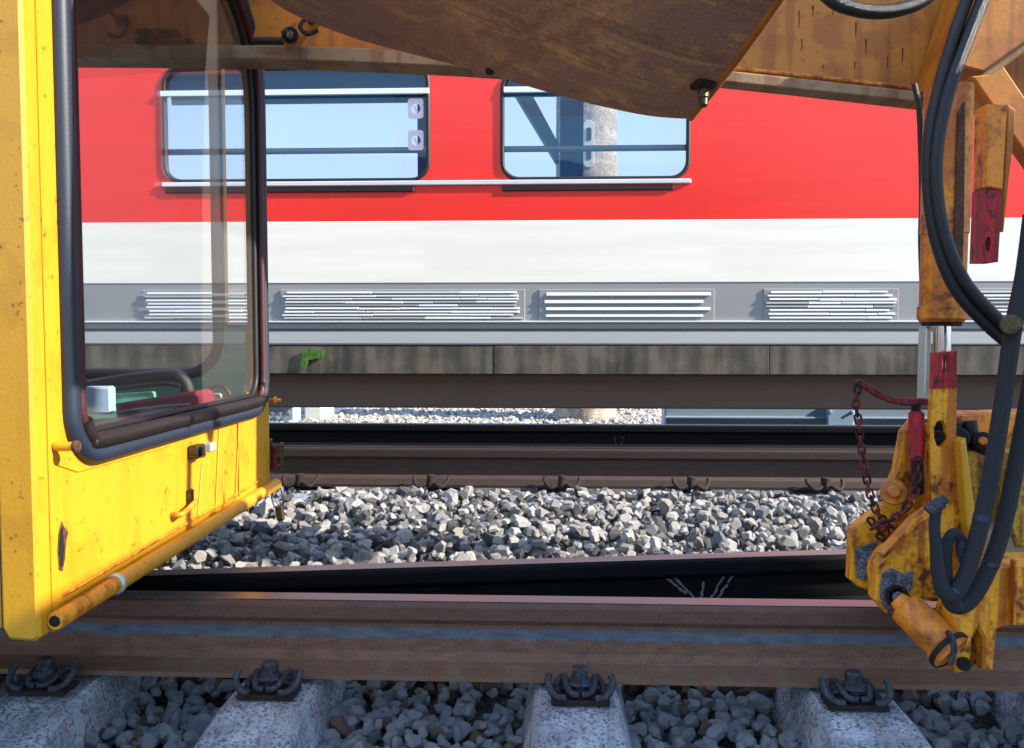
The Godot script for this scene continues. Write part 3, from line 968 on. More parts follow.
	# pictograms stuck inside the first window's end
	for p: Array in [[-0.93, 2.20], [-0.93, 1.98]]:
		st = begin()
		prism(st, with_hole(round_rect(p[0] - 0.055, p[1] - 0.07, p[0] + 0.055, p[1] + 0.07, 0.02), circle(p[0], p[1], 0.035)), facing(6.022, 0.003), 0.003, 0.0, true)
		box(st, Vector3(p[0], p[1] - 0.005, -6.0235), Vector3(0.016, 0.05, 0.003), Basis(Vector3.BACK, 0.5), 0.0)
		obj("pictogram", st, M.sticker, t)
	# far side wall with its own panes, floor, ceiling, ends, and a pale rod for a reflected band
	st = begin()
	train_wall(st, -10.5, 10.5, 1.2, 3.12, [[-6.5, 2.0, -5.2, 2.96, 0.1], [-4.9, 2.0, -1.25, 2.96, 0.1], [-1.0, 2.0, 0.115, 2.96, 0.1], [0.335, 2.0, 2.6, 2.96, 0.1], [3.4, 2.0, 6.5, 2.96, 0.1]], -8.2, 0.05)
	obj("far_side", st, M.interior, t)
	st = begin(); box(st, Vector3(0, 1.1, -7.15), Vector3(20.9, 0.1, 2.1))
	obj("floor", st, M.interior, t)
	var prof := PackedVector2Array()
	for i in 13:
		var a := PI * i / 12.0
		prof.append(Vector2(7.125 + cos(a) * 1.13, 3.13 + sin(a) * 0.42))
	st = begin(); prism(st, prof, Transform3D(Basis(Vector3(0, 0, -1), Vector3.UP, Vector3.RIGHT), Vector3(-10.5, 0, 0)), 21.0, 0.0)
	obj("roof", st, M.ceiling, t)
	for e: float in [-10.48, 10.48]:
		st = begin(); box(st, Vector3(e, 1.85, -7.13), Vector3(0.04, 2.55, 2.1))
		obj("end_wall", st, M.train_red, t)
	st = begin(); box(st, Vector3(0, 0.66, -7.2), Vector3(20.8, 0.8, 1.7))
	obj("underframe", st, M.louvre_dark, t)
	st = begin(); rod(st, Vector3(-10, 1.96, -6.25), Vector3(10, 1.96, -6.25), 0.022, 10)
	obj("reflection_rod", st, M.pale_metal, t)  # pale rod standing in for a light reflection across the windows
	for bx: float in [-8.6, -6.2, 6.2, 8.6]:
		st = begin()
		for z: float in [-6.72, -8.22]:
			lathe(st, Vector3(bx, 0.09, z - 0.06), Vector3(bx, 0.09, z + 0.06), [Vector2(0, 0), Vector2(0.45, 0), Vector2(0.45, 0.8), Vector2(0.48, 0.85), Vector2(0.48, 1), Vector2(0, 1)], 28)
		rod(st, Vector3(bx, 0.09, -8.2), Vector3(bx, 0.09, -6.7), 0.08)
		obj("wheelset", st, M.rust, t)

# ------------------------------------------------------------------ machine structure overhead
func build_overhead() -> void:
	var b := thing("overhead_beam", "dirty orange steel beam with a dusty bottom flange across the top of the view", "beam", Vector3(0.7192, 1.3278, -2.5))
	var st := begin()
	prism(st, PackedVector2Array([Vector2(-0.0821, 2.5066), Vector2(2.5675, 2.4238), Vector2(2.6394, 1.1415), Vector2(1.2384, 1.2575), Vector2(1.0458, 1.2764), Vector2(0.0339, 1.4041)]), facing(2.5, 0.03), 0.03, 0.003)
	obj("web_plate", st, M.beam, b)
	st = begin()
	prism(st, PackedVector2Array([Vector2(0.033, 1.4217), Vector2(0.5909, 1.3566), Vector2(1.0224, 1.3049), Vector2(1.0176, 1.2776), Vector2(0.5914, 1.3264), Vector2(0.0331, 1.3913)]), facing(2.44, 0.07), 0.07, 0.003)
	obj("bottom_flange", st, M.lip, b)
	st = begin()
	tube(st, PackedVector3Array([Vector3(0.0335, 1.4423, -2.478), Vector3(0.318, 1.4077, -2.478), Vector3(0.6, 1.3762, -2.478), Vector3(0.824, 1.3483, -2.478), Vector3(1.0382, 1.3222, -2.478), Vector3(1.226, 1.3047, -2.478)]), 0.007, 8)
	obj("weld_bead", st, M.orange_worn, b)
	st = begin()
	prism(st, PackedVector2Array([Vector2(-3.7904, 2.6448), Vector2(0.2585, 2.5183), Vector2(0.2669, 1.4103), Vector2(-0.2883, 1.4405), Vector2(-0.8233, 1.4708), Vector2(-3.8741, 1.555)]), facing(2.53, 0.03), 0.03, 0.003)
	obj("web_plate", st, M.beam, b)
	st = begin()
	prism(st, PackedVector2Array([Vector2(-3.7209, 1.5188), Vector2(-1.0508, 1.4584), Vector2(-0.7043, 1.448), Vector2(-0.5611, 1.4432), Vector2(-0.192, 1.4133), Vector2(0.2563, 1.3908), Vector2(0.2566, 1.3468), Vector2(-0.277, 1.3867), Vector2(-0.5329, 1.4011), Vector2(-0.7911, 1.4128), Vector2(-1.0515, 1.4191), Vector2(-3.7245, 1.472)]), facing(2.43, 0.1), 0.1, 0.003)
	obj("bottom_flange", st, M.lip, b)
	# hinge lugs by the cab's upper corner
	st = begin()
	rod(st, Vector3(-0.6934, 1.4341, -2.3), Vector3(-0.7356, 1.4825, -2.44), 0.022, 18)
	rod(st, Vector3(-0.6889, 1.429, -2.285), Vector3(-0.6934, 1.4341, -2.3), 0.012, 12)
	obj("hinge_pin", st, M.oily, b)
	st = begin()
	prism(st, PackedVector2Array([Vector2(-0.7298, 1.4583), Vector2(-0.6965, 1.4764), Vector2(-0.6577, 1.5052), Vector2(-0.6136, 1.5151), Vector2(-0.625, 1.4781), Vector2(-0.6639, 1.4466), Vector2(-0.6863, 1.4175), Vector2(-0.722, 1.4234)]), facing(2.33, 0.03), 0.03, 0.004)
	obj("hinge_lug", st, M.beam, b)
	st = begin()
	rod(st, Vector3(-0.6359, 1.4817, -2.31), Vector3(-0.6496, 1.4999, -2.36), 0.016, 14)
	tube(st, spline(PackedVector3Array([Vector3(-0.6138, 1.5107, -2.29), Vector3(-0.6356, 1.4849, -2.29), Vector3(-0.663, 1.4539, -2.29), Vector3(-0.6417, 1.4326, -2.29), Vector3(-0.6146, 1.4427, -2.29)]), 5), 0.006, 8)
	obj("hinge_link", st, M.oily, b)
	st = begin()
	rod(st, Vector3(-0.818, 1.4401, -2.36), Vector3(-0.7285, 1.4389, -2.36), 0.011, 12)
	obj("hinge_rod", st, M.console, b)
	# gusset and brace at the right
	st = begin()
	prism(st, PackedVector2Array([Vector2(1.0305, 1.2996), Vector2(1.087, 1.2842), Vector2(1.1301, 1.3081), Vector2(1.2649, 1.4133), Vector2(1.259, 1.6018), Vector2(1.1144, 1.6045), Vector2(1.0592, 1.4116)]), facing(2.2, 0.28), 0.28, 0.004)
	obj("gusset", st, M.beam, b)
	st = begin()
	tube(st, PackedVector3Array([Vector3(1.0657, 1.257, -2.19), Vector3(1.0942, 1.2811, -2.19), Vector3(1.1275, 1.3026, -2.19), Vector3(1.1889, 1.3479, -2.19), Vector3(1.283, 1.4143, -2.19)]), 0.008, 8)
	obj("weld_bead", st, M.lip, b)
	st = begin()
	prism(st, PackedVector2Array([Vector2(1.0172, 1.2517), Vector2(1.0593, 1.2559), Vector2(1.0916, 1.2743), Vector2(1.2655, 1.0263), Vector2(1.2378, 0.9407)]), facing(2.12, 0.05), 0.05, 0.004)
	obj("brace", st, M.beam, b)
	# rough drips on the web
	for i in 13:
		var x := 0.70 + 0.36 * rng.randf()
		var y := 1.385 + 0.22 * pow(rng.randf(), 1.6)
		var l := rng.randf_range(0.008, 0.05)
		st = begin()
		tube(st, PackedVector3Array([Vector3(x, y + l, -2.4995), Vector3(x + 0.001, y + l * 0.5, -2.4995), Vector3(x, y, -2.4995)]), 0.002, 6, false, PackedFloat32Array([rng.randf_range(0.0012, 0.0028), 0.0014, 0.0009]))
		obj("paint_run", st, M.rust, b)

	var shade_rig := thing("added_shade_plates", "added plates out of view that shade the beam and the foreground", "added shade plates", Vector3(5, 1.8, -1.05))  # added plates outside the view, there only to cast shade
	st = begin()
	box(st, Vector3(5.0, 1.95, -1.05), Vector3(5.2, 0.3, 1.5), Basis.IDENTITY, 0.02)
	obj("shade_deck", st, M.beam, shade_rig)
	st = begin()
	box(st, Vector3(1.8, 1.9, -2.4), Vector3(0.05, 1.2, 0.3), Basis.IDENTITY, 0.01)
	box(st, Vector3(1.8, 3.06, -2.2), Vector3(0.05, 1.1, 0.7), Basis.IDENTITY, 0.01)
	obj("shade_upright", st, M.beam, shade_rig)

	# scraped brown plate hanging below the beam, ruled from its curved lower edge up towards the camera
	var c := thing("overhead_plate", "big scraped brown steel plate with a bent corner hanging at the top centre", "steel plate", Vector3(0.3199, 1.1177, -1.96))
	var low := spline(PackedVector3Array([Vector3(-0.7661, 1.5455, -2.24), Vector3(-0.6723, 1.459, -2.19), Vector3(-0.5064, 1.3769, -2.14), Vector3(-0.3618, 1.3229, -2.1), Vector3(-0.1868, 1.2653, -2.06), Vector3(-0.0191, 1.2028, -2.02), Vector3(0.1191, 1.1566, -1.99), Vector3(0.2313, 1.1278, -1.97), Vector3(0.3191, 1.1165, -1.955)]), 4)
	var delta: Vector3 = Vector3(0.4073, 1.241, -1.56) - Vector3(0.3191, 1.1165, -1.955)
	st = begin()
	gid += 1
	var nrm := Vector3(0.1, 1, -0.75).normalized() * 0.016
	var rows := 6
	for i in low.size() - 1:
		for j in rows:
			var sag0 := Vector3(0, -0.02, 0) * sin(PI * j / rows); var sag1 := Vector3(0, -0.02, 0) * sin(PI * (j + 1) / rows)
			var A := low[i] + delta * 1.7 * j / rows + sag0; var B := low[i + 1] + delta * 1.7 * j / rows + sag0
			var C := low[i + 1] + delta * 1.7 * (j + 1) / rows + sag1; var D := low[i] + delta * 1.7 * (j + 1) / rows + sag1
			st.set_smooth_group(gid)
			quad_out(st, A, B, C, D, -nrm)
			st.set_smooth_group(gid + 1)
			quad_out(st, A + nrm, B + nrm, C + nrm, D + nrm, nrm)
		st.set_smooth_group(-1)
		quad_out(st, low[i], low[i + 1], low[i + 1] + nrm, low[i] + nrm, -delta)
	gid += 1
	obj("plate", st, M.scrape, c)
	st = begin()
	var e0: Vector3 = low[low.size() - 1]
	var rim := PackedVector3Array()
	for j in 7: rim.append(e0 + delta * 1.7 * j / 6 + nrm * 0.5 + Vector3(0, -0.02, 0) * sin(PI * j / 6))
	tube(st, rim, 0.011, 8)
	obj("edge_strip", st, M.beam, c)
	var bp: Vector3 = e0 + delta * 0.36 + Vector3(-0.028, -0.014, 0.0)
	st = begin()
	box(st, bp + Vector3(0, 0.004, 0), Vector3(0.044, 0.014, 0.04), Basis(Vector3.UP, 0.3), 0.003)
	obj("washer", st, M.rust_dark, c)
	st = begin()
	bolt(st, bp, Vector3(0, -1, 0.15).normalized(), 0.0125, 0.026)
	rod(st, bp + Vector3(0, -0.02, 0.003), bp + Vector3(0, -0.042, 0.006), 0.009, 12)
	obj("bolt", st, M.brass, c)
	st = begin()
	bolt(st, Vector3(-0.1372, 1.2641, -2.035), Vector3(0, -1, 0.1).normalized(), 0.011, 0.018)
	obj("bolt", st, M.rust_dark, c)

# ------------------------------------------------------------------ cab
func build_cab() -> void:
	var cab := thing("machine_cab", "bright yellow machine cab with a large rubber-framed window and chipped lower panel", "cab", Vector3(XC, 0.1, -1.43))
	var st := begin()
	# end wall seen at a slant, with its window opening (drawn in distance, height)
	var wall := PackedVector2Array([Vector2(1.47, 0.098), Vector2(2.67, 0.118), Vector2(2.67, 2.1), Vector2(1.47, 2.1)])
	var fr := Transform3D(Basis(Vector3(0, 0, -1), Vector3.UP, Vector3.RIGHT), Vector3(XC - 0.04, 0, 0))
	var hole := round_rect(1.555, 0.415, 2.60, 1.62, 0.085, 8, 0.30)
	prism(st, with_hole(wall, hole), fr, 0.04, 0.0, true)
	obj("end_wall", st, M.yellow, cab)
	st = begin()
	prism(st, PackedVector2Array([Vector2(-0.957, 0.118), Vector2(-0.945, 0.098), Vector2(-0.899, 0.095), Vector2(XC, 0.103), Vector2(XC, 2.1), Vector2(-0.957, 2.1)]), facing(1.428, 0.044), 0.044, 0.006)
	obj("corner_post", st, M.yellow, cab)
	st = begin()
	box(st, Vector3(-1.83, 1.1, -1.46), Vector3(1.74, 1.98, 0.02))
	obj("side_panel", st, M.yellow, cab)
	st = begin()
	box(st, Vector3(-0.9605, 1.1, -1.455), Vector3(0.006, 1.98, 0.03), Basis.IDENTITY, 0.0)
	obj("door_seal", st, M.rubber, cab)
	st = begin()
	box(st, Vector3(-1.815, 0.14, -2.07), Vector3(1.76, 0.05, 1.16))
	obj("floor", st, M.console, cab)
	st = begin()
	box(st, Vector3(-1.795, 2.14, -2.05), Vector3(1.86, 0.07, 1.3), Basis.IDENTITY, 0.02)
	obj("roof", st, M.yellow, cab)
	st = begin()
	box(st, Vector3(-2.69, 1.1, -2.07), Vector3(0.03, 1.98, 1.18))
	obj("rear_wall", st, M.mint, cab)
	# far side wall with a wide and a narrow window (drawn in x, y)
	st = begin()
	var far_holes := [[-2.55, 0.505, -1.035, 1.66, 0.11], [-1.016, 0.655, -0.915, 1.75, 0.02]]
	for t: Array in [["far_wall", 2.655, 0.02, "yellow"], ["inner_lining", 2.64, 0.014, "mint"]]:
		st = begin()
		var cuts := [-2.67, -1.0255, -0.905]
		for i in 2:
			var h: Array = far_holes[i]
			prism(st, with_hole(PackedVector2Array([Vector2(cuts[i], 0.17), Vector2(cuts[i + 1], 0.17), Vector2(cuts[i + 1], 2.1), Vector2(cuts[i], 2.1)]), round_rect(h[0], h[1], h[2], h[3], h[4], 6, [0.26, 0.02][i])), facing(t[1], t[2]), t[2], 0.0, true)
		obj(t[0], st, M[t[3]], cab)
	for i in 2:
		var h: Array = far_holes[i]
		var pts := PackedVector3Array()
		for p in round_rect(h[0], h[1], h[2], h[3], h[4], 8, [0.26, 0.02][i]): pts.append(Vector3(p.x, p.y, -2.635))
		st = begin(); tube(st, pts, [0.018, 0.004][i], 8, true)
		var wf := obj("far_window_frame", st, M.rubber, cab)
		st = begin()
		quad_out(st, Vector3(h[0], h[1], -2.66), Vector3(h[2], h[1], -2.66), Vector3(h[2], h[3], -2.66), Vector3(h[0], h[3], -2.66), Vector3.BACK)
		obj("pane", st, M.cab_far_glass, wf)
	st = begin()
	box(st, Vector3(-0.917, 1.1, -2.625), Vector3(0.014, 1.98, 0.02), Basis.IDENTITY, 0.006)
	obj("inner_corner_post", st, M.console, cab)
	# rubber frame of the end window: broad outer rubber, inner seal, pane
	var outer := PackedVector3Array(); var inner := PackedVector3Array(); var lip := PackedVector3Array()
	for p in round_rect(1.535, 0.398, 2.612, 1.64, 0.095, 8, 0.31): outer.append(Vector3(XC + 0.004, p.y, -p.x))
	for p in round_rect(1.562, 0.425, 2.592, 1.61, 0.075, 8, 0.29): inner.append(Vector3(XC + 0.010, p.y, -p.x))
	for p in round_rect(1.58, 0.443, 2.578, 1.596, 0.065, 8, 0.28): lip.append(Vector3(XC - 0.008, p.y, -p.x))
	st = begin(); tube(st, outer, 0.019, 10, true)
	var frame := obj("window_rubber", st, M.rubber_blue, cab)
	st = begin(); tube(st, inner, 0.010, 10, true)
	obj("inner_seal", st, M.maroon_seal_reflection, frame)
	st = begin(); tube(st, spline(PackedVector3Array([Vector3(XC + 0.012, 0.47, -1.566), Vector3(XC + 0.013, 0.435, -1.59), Vector3(XC + 0.014, 0.427, -1.64), Vector3(XC + 0.014, 0.426, -2.1), Vector3(XC + 0.014, 0.427, -2.52), Vector3(XC + 0.013, 0.44, -2.58), Vector3(XC + 0.012, 0.48, -2.594)]), 6), 0.0165, 10)
	obj("sill_seal", st, M.seal, frame)
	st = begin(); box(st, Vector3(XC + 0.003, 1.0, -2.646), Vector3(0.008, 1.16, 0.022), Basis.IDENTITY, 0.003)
	obj("edge_reflection", st, M.maroon_seal_reflection, frame)  # dark red strip painted in for the train reflected at the glass edge
	st = begin(); tube(st, lip, 0.009, 8, true)
	obj("glazing_lip", st, M.rubber, frame)
	st = begin()
	quad_out(st, Vector3(XC - 0.012, 0.44, -1.58), Vector3(XC - 0.012, 0.44, -2.58), Vector3(XC - 0.012, 1.56, -2.58), Vector3(XC - 0.012, 1.56, -1.58), Vector3.RIGHT)
	obj("pane", st, M.cab_glass, frame)
	# window sill inside
	st = begin()
	box(st, Vector3(XC - 0.085, 0.425, -2.08), Vector3(0.09, 0.02, 1.06), Basis.IDENTITY, 0.006)
	obj("inner_sill", st, M.clay, cab)
	# pipe along the bottom edge, with a worn near end and a collar
	var a := Vector3(XC + 0.014, 0.124, -1.452); var z := Vector3(XC + 0.014, 0.147, -2.69)
	var mid := a.lerp(z, 0.17)
	st = begin(); rod(st, mid, z, 0.0185, 18)
	var pipe := obj("bottom_pipe", st, M.yellow, cab)
	st = begin(); rod(st, a, mid, 0.0175, 18)
	obj("worn_pipe_end", st, M.yellow_worn, pipe, "scuffed rusty pipe end")
	st = begin(); rod(st, mid + (z - a) * -0.004, mid + (z - a) * 0.008, 0.022, 18)
	obj("collar", st, M.pale_metal, pipe)
	st = begin(); rod(st, a + (a - z).normalized() * 0.001, a + (z - a) * 0.003, 0.0125, 16)
	obj("pipe_mouth", st, M.dark, pipe)
	# fold lines and stiffeners pressed into the lower panel
	for s: Array in [[2.10, 2.20, 0.34, 0.004], [2.215, 2.30, 0.415, 0.005], [2.36, 2.385, 0.415, 0.006]]:
		st = begin()
		var near: float = s[0]; var fard: float = s[1]
		prism(st, PackedVector2Array([Vector2(near, 0.165), Vector2(fard, 0.165), Vector2(fard, s[2] - 0.04), Vector2(near + 0.035, s[2] - 0.04)]), Transform3D(fr.basis, Vector3(XC, 0, 0)), s[3], 0.002)
		obj("stiffener", st, M.yellow, cab)
	st = begin()
	tube(st, PackedVector3Array([Vector3(XC, 0.40, -1.49), Vector3(XC, 0.375, -1.56), Vector3(XC, 0.372, -1.75), Vector3(XC, 0.371, -1.95)]), 0.0025, 6)
	obj("panel_seam", st, M.yellow, cab)
	st = begin()
	tube(st, PackedVector3Array([Vector3(XC + 0.001, 0.155, -1.50), Vector3(XC + 0.001, 0.164, -1.9), Vector3(XC + 0.001, 0.172, -2.3), Vector3(XC + 0.001, 0.182, -2.64)]), 0.004, 6)
	obj("weld_seam", st, M.yellow_worn, cab)
	# upper latch: two little steel blocks
	st = begin(); box(st, Vector3(XC + 0.014, 0.34, -2.075), Vector3(0.026, 0.034, 0.05), Basis.IDENTITY, 0.004)
	var latch := obj("latch", st, M.brass, cab)
	st = begin(); box(st, Vector3(XC + 0.016, 0.341, -2.145), Vector3(0.03, 0.024, 0.034), Basis.IDENTITY, 0.004)
	obj("latch_keeper", st, M.pale_metal, latch)
	st = begin(); rod(st, Vector3(XC + 0.027, 0.34, -2.07), Vector3(XC + 0.031, 0.34, -2.07), 0.011, 12)
	obj("latch_hole", st, M.dark, latch)
	# lower hook
	st = begin(); tube(st, spline(PackedVector3Array([Vector3(XC, 0.206, -1.955), Vector3(XC + 0.022, 0.206, -1.957), Vector3(XC + 0.026, 0.212, -1.99), Vector3(XC + 0.024, 0.22, -2.04)]), 5), 0.007, 8)
	var hook := obj("hook", st, M.yellow_worn, cab)
	st = begin(); box(st, Vector3(XC + 0.006, 0.224, -2.05), Vector3(0.012, 0.05, 0.022), Basis.IDENTITY, 0.003)
	obj("hook_plate", st, M.brass, hook)
	# knob near the corner, rusty slot, hinge bolt
	st = begin(); rod(st, Vector3(XC, 0.432, -1.488), Vector3(XC + 0.04, 0.432, -1.488), 0.0085, 14)
	var knob := obj("stop_peg", st, M.yellow, cab)
	st = begin(); rod(st, Vector3(XC + 0.036, 0.432, -1.488), Vector3(XC + 0.046, 0.432, -1.488), 0.0115, 14)
	obj("peg_cap", st, M.rust, knob)
	st = begin(); prism(st, PackedVector2Array([Vector2(1.492, 0.205), Vector2(1.503, 0.20), Vector2(1.512, 0.222), Vector2(1.516, 0.25), Vector2(1.524, 0.268), Vector2(1.512, 0.28), Vector2(1.504, 0.292), Vector2(1.494, 0.272), Vector2(1.489, 0.24)]), Transform3D(fr.basis, Vector3(XC - 0.002, 0, 0)), 0.004, 0.001)
	var rustpatch := obj("slot_rim", st, M.rust, cab)
	st = begin(); prism(st, PackedVector2Array([Vector2(1.494, 0.21), Vector2(1.501, 0.212), Vector2(1.506, 0.24), Vector2(1.503, 0.282), Vector2(1.496, 0.27), Vector2(1.492, 0.24)]), Transform3D(fr.basis, Vector3(XC - 0.001, 0, 0)), 0.0045, 0.0)
	obj("slot", st, M.dark, rustpatch)
	st = begin(); rod(st, Vector3(XC - 0.01, 0.418, -2.685), Vector3(XC + 0.035, 0.418, -2.685), 0.006, 10)
	obj("hinge_bolt", st, M.yellow_worn, cab)
	st = begin(); rod(st, Vector3(XC + 0.012, 0.418, -2.685), Vector3(XC + 0.02, 0.418, -2.685), 0.013, 12)
	obj("hinge_bolt", st, M.yellow_worn, cab)
	# hasp on the far edge
	st = begin()
	var hp := Vector3(-0.8875, 0.2389, -2.7)
	for r: Array in [[0.0, 0.045, 0.038, 0.012], [-0.038, 0.045, 0.034, 0.012], [0.03, 0.05, 0.02, 0.01]]:
		box(st, hp + Vector3(0.008, r[0] * 1.0, 0), Vector3(r[1], r[3], r[2]), Basis.IDENTITY, 0.003)
	box(st, hp + Vector3(-0.012, -0.005, 0), Vector3(0.01, 0.11, 0.05), Basis.IDENTITY, 0.003)
	box(st, hp + Vector3(0.028, -0.005, 0), Vector3(0.008, 0.09, 0.03), Basis.IDENTITY, 0.003)
	obj("hasp", st, M.brass, cab)
	st = begin()
	rod(st, hp + Vector3(0.008, -0.045, 0.01), hp + Vector3(0.01, 0.03, 0.01), 0.011, 12)
	obj("hasp_pin", st, M.red_chain, cab)
	# padlock hanging from the hasp
	var pad := thing("padlock", "small brass padlock hanging from the cab's far lower corner over the ballast", "padlock", Vector3(-0.864, 0.055, -2.69))
	st = begin()
	tube(st, spline(PackedVector3Array([Vector3(-0.8756, 0.1592, -2.69), Vector3(-0.8892, 0.12, -2.69), Vector3(-0.8832, 0.0842, -2.69), Vector3(-0.8671, 0.068, -2.69), Vector3(-0.8537, 0.0845, -2.69), Vector3(-0.8564, 0.1268, -2.69), Vector3(-0.8691, 0.1593, -2.69)]), 5), 0.0045, 8)
	obj("shackle", st, M.chrome, pad)
	st = begin()
	box(st, Vector3(-0.864, 0.0517, -2.69), Vector3(0.026, 0.05, 0.018), Basis(Vector3.BACK, 0.12), 0.005)
	obj("body", st, M.brass, pad)

	# things inside the cab
	var desk := thing("control_console", "black rounded control console bar inside the yellow cab's window", "console", Vector3(-1.25, 0.4, -2.4))
	st = begin()
	tube(st, spline(PackedVector3Array([Vector3(-1.4987, 0.4552, -2.35), Vector3(-1.3382, 0.4756, -2.35), Vector3(-1.1786, 0.5016, -2.35), Vector3(-1.0633, 0.5132, -2.35), Vector3(-1.0291, 0.5019, -2.35), Vector3(-1.0126, 0.4681, -2.35), Vector3(-1.0166, 0.4115, -2.35)]), 6), 0.021, 10, false, PackedFloat32Array(), 1.0)
	obj("padded_edge", st, M.console, desk)
	st = begin()
	box(st, Vector3(-1.3207, 0.3802, -2.42), Vector3(0.50, 0.14, 0.06), Basis.IDENTITY, 0.02)
	obj("console_body", st, M.console, desk)
	st = begin()
	tube(st, spline(PackedVector3Array([Vector3(-1.4673, 0.4424, -2.3), Vector3(-1.239, 0.4738, -2.3), Vector3(-1.0693, 0.4937, -2.3), Vector3(-1.0132, 0.4883, -2.3)]), 6), 0.006, 8)
	obj("trim", st, M.seal, desk)
	var cush := thing("maroon_case", "dark red flat case lying on the sill inside the cab window", "case", Vector3(-1.05, 0.37, -2.2))
	st = begin()
	prism(st, PackedVector2Array([Vector2(-1.1377, 0.4484), Vector2(-1.0409, 0.4645), Vector2(-0.9207, 0.4832), Vector2(-0.905, 0.4702), Vector2(-0.9085, 0.4229), Vector2(-1.0156, 0.4014), Vector2(-1.1338, 0.385)]), facing(2.18, 0.1), 0.1, 0.008)
	obj("case_body", st, M.maroon, cush)
	st = begin()
	tube(st, PackedVector3Array([Vector3(-1.1264, 0.4275, -2.178), Vector3(-1.0138, 0.4437, -2.178), Vector3(-0.9338, 0.4493, -2.178)]), 0.0035, 6)
	obj("case_seam", st, M.pale_metal, cush)
	st = begin()
	box(st, Vector3(-1.2181, 0.4521, -2.26), Vector3(0.07, 0.075, 0.05), Basis(Vector3.UP, 0.2), 0.006)
	tag(obj("paper_box", st, M.pale_blue), "small pale blue box standing beside the dark red case in the cab", "box")
	st = begin()
	box(st, Vector3(-1.1937, 0.4305, -2.32), Vector3(0.20, 0.07, 0.03), Basis(Vector3.BACK, 0.06), 0.004)
	tag(obj("green_cloth", st, M.mint), "folded pale green cloth behind the dark red case in the cab", "cloth")
	var lev := thing("latch_handle", "small metal latch on the mint green panel inside the cab", "latch", Vector3(-1.0288, 0.4314, -2.6))
	st = begin()
	box(st, Vector3(-1.0321, 0.4251, -2.6), Vector3(0.05, 0.045, 0.04), Basis.IDENTITY, 0.006)
	obj("latch_body", st, M.pale_metal, lev)
	st = begin()
	tube(st, spline(PackedVector3Array([Vector3(-1.0542, 0.446, -2.57), Vector3(-1.0319, 0.4677, -2.57), Vector3(-0.9944, 0.4678, -2.57), Vector3(-0.9761, 0.4432, -2.57)]), 5), 0.007, 8)
	obj("latch_lever", st, M.console, lev)

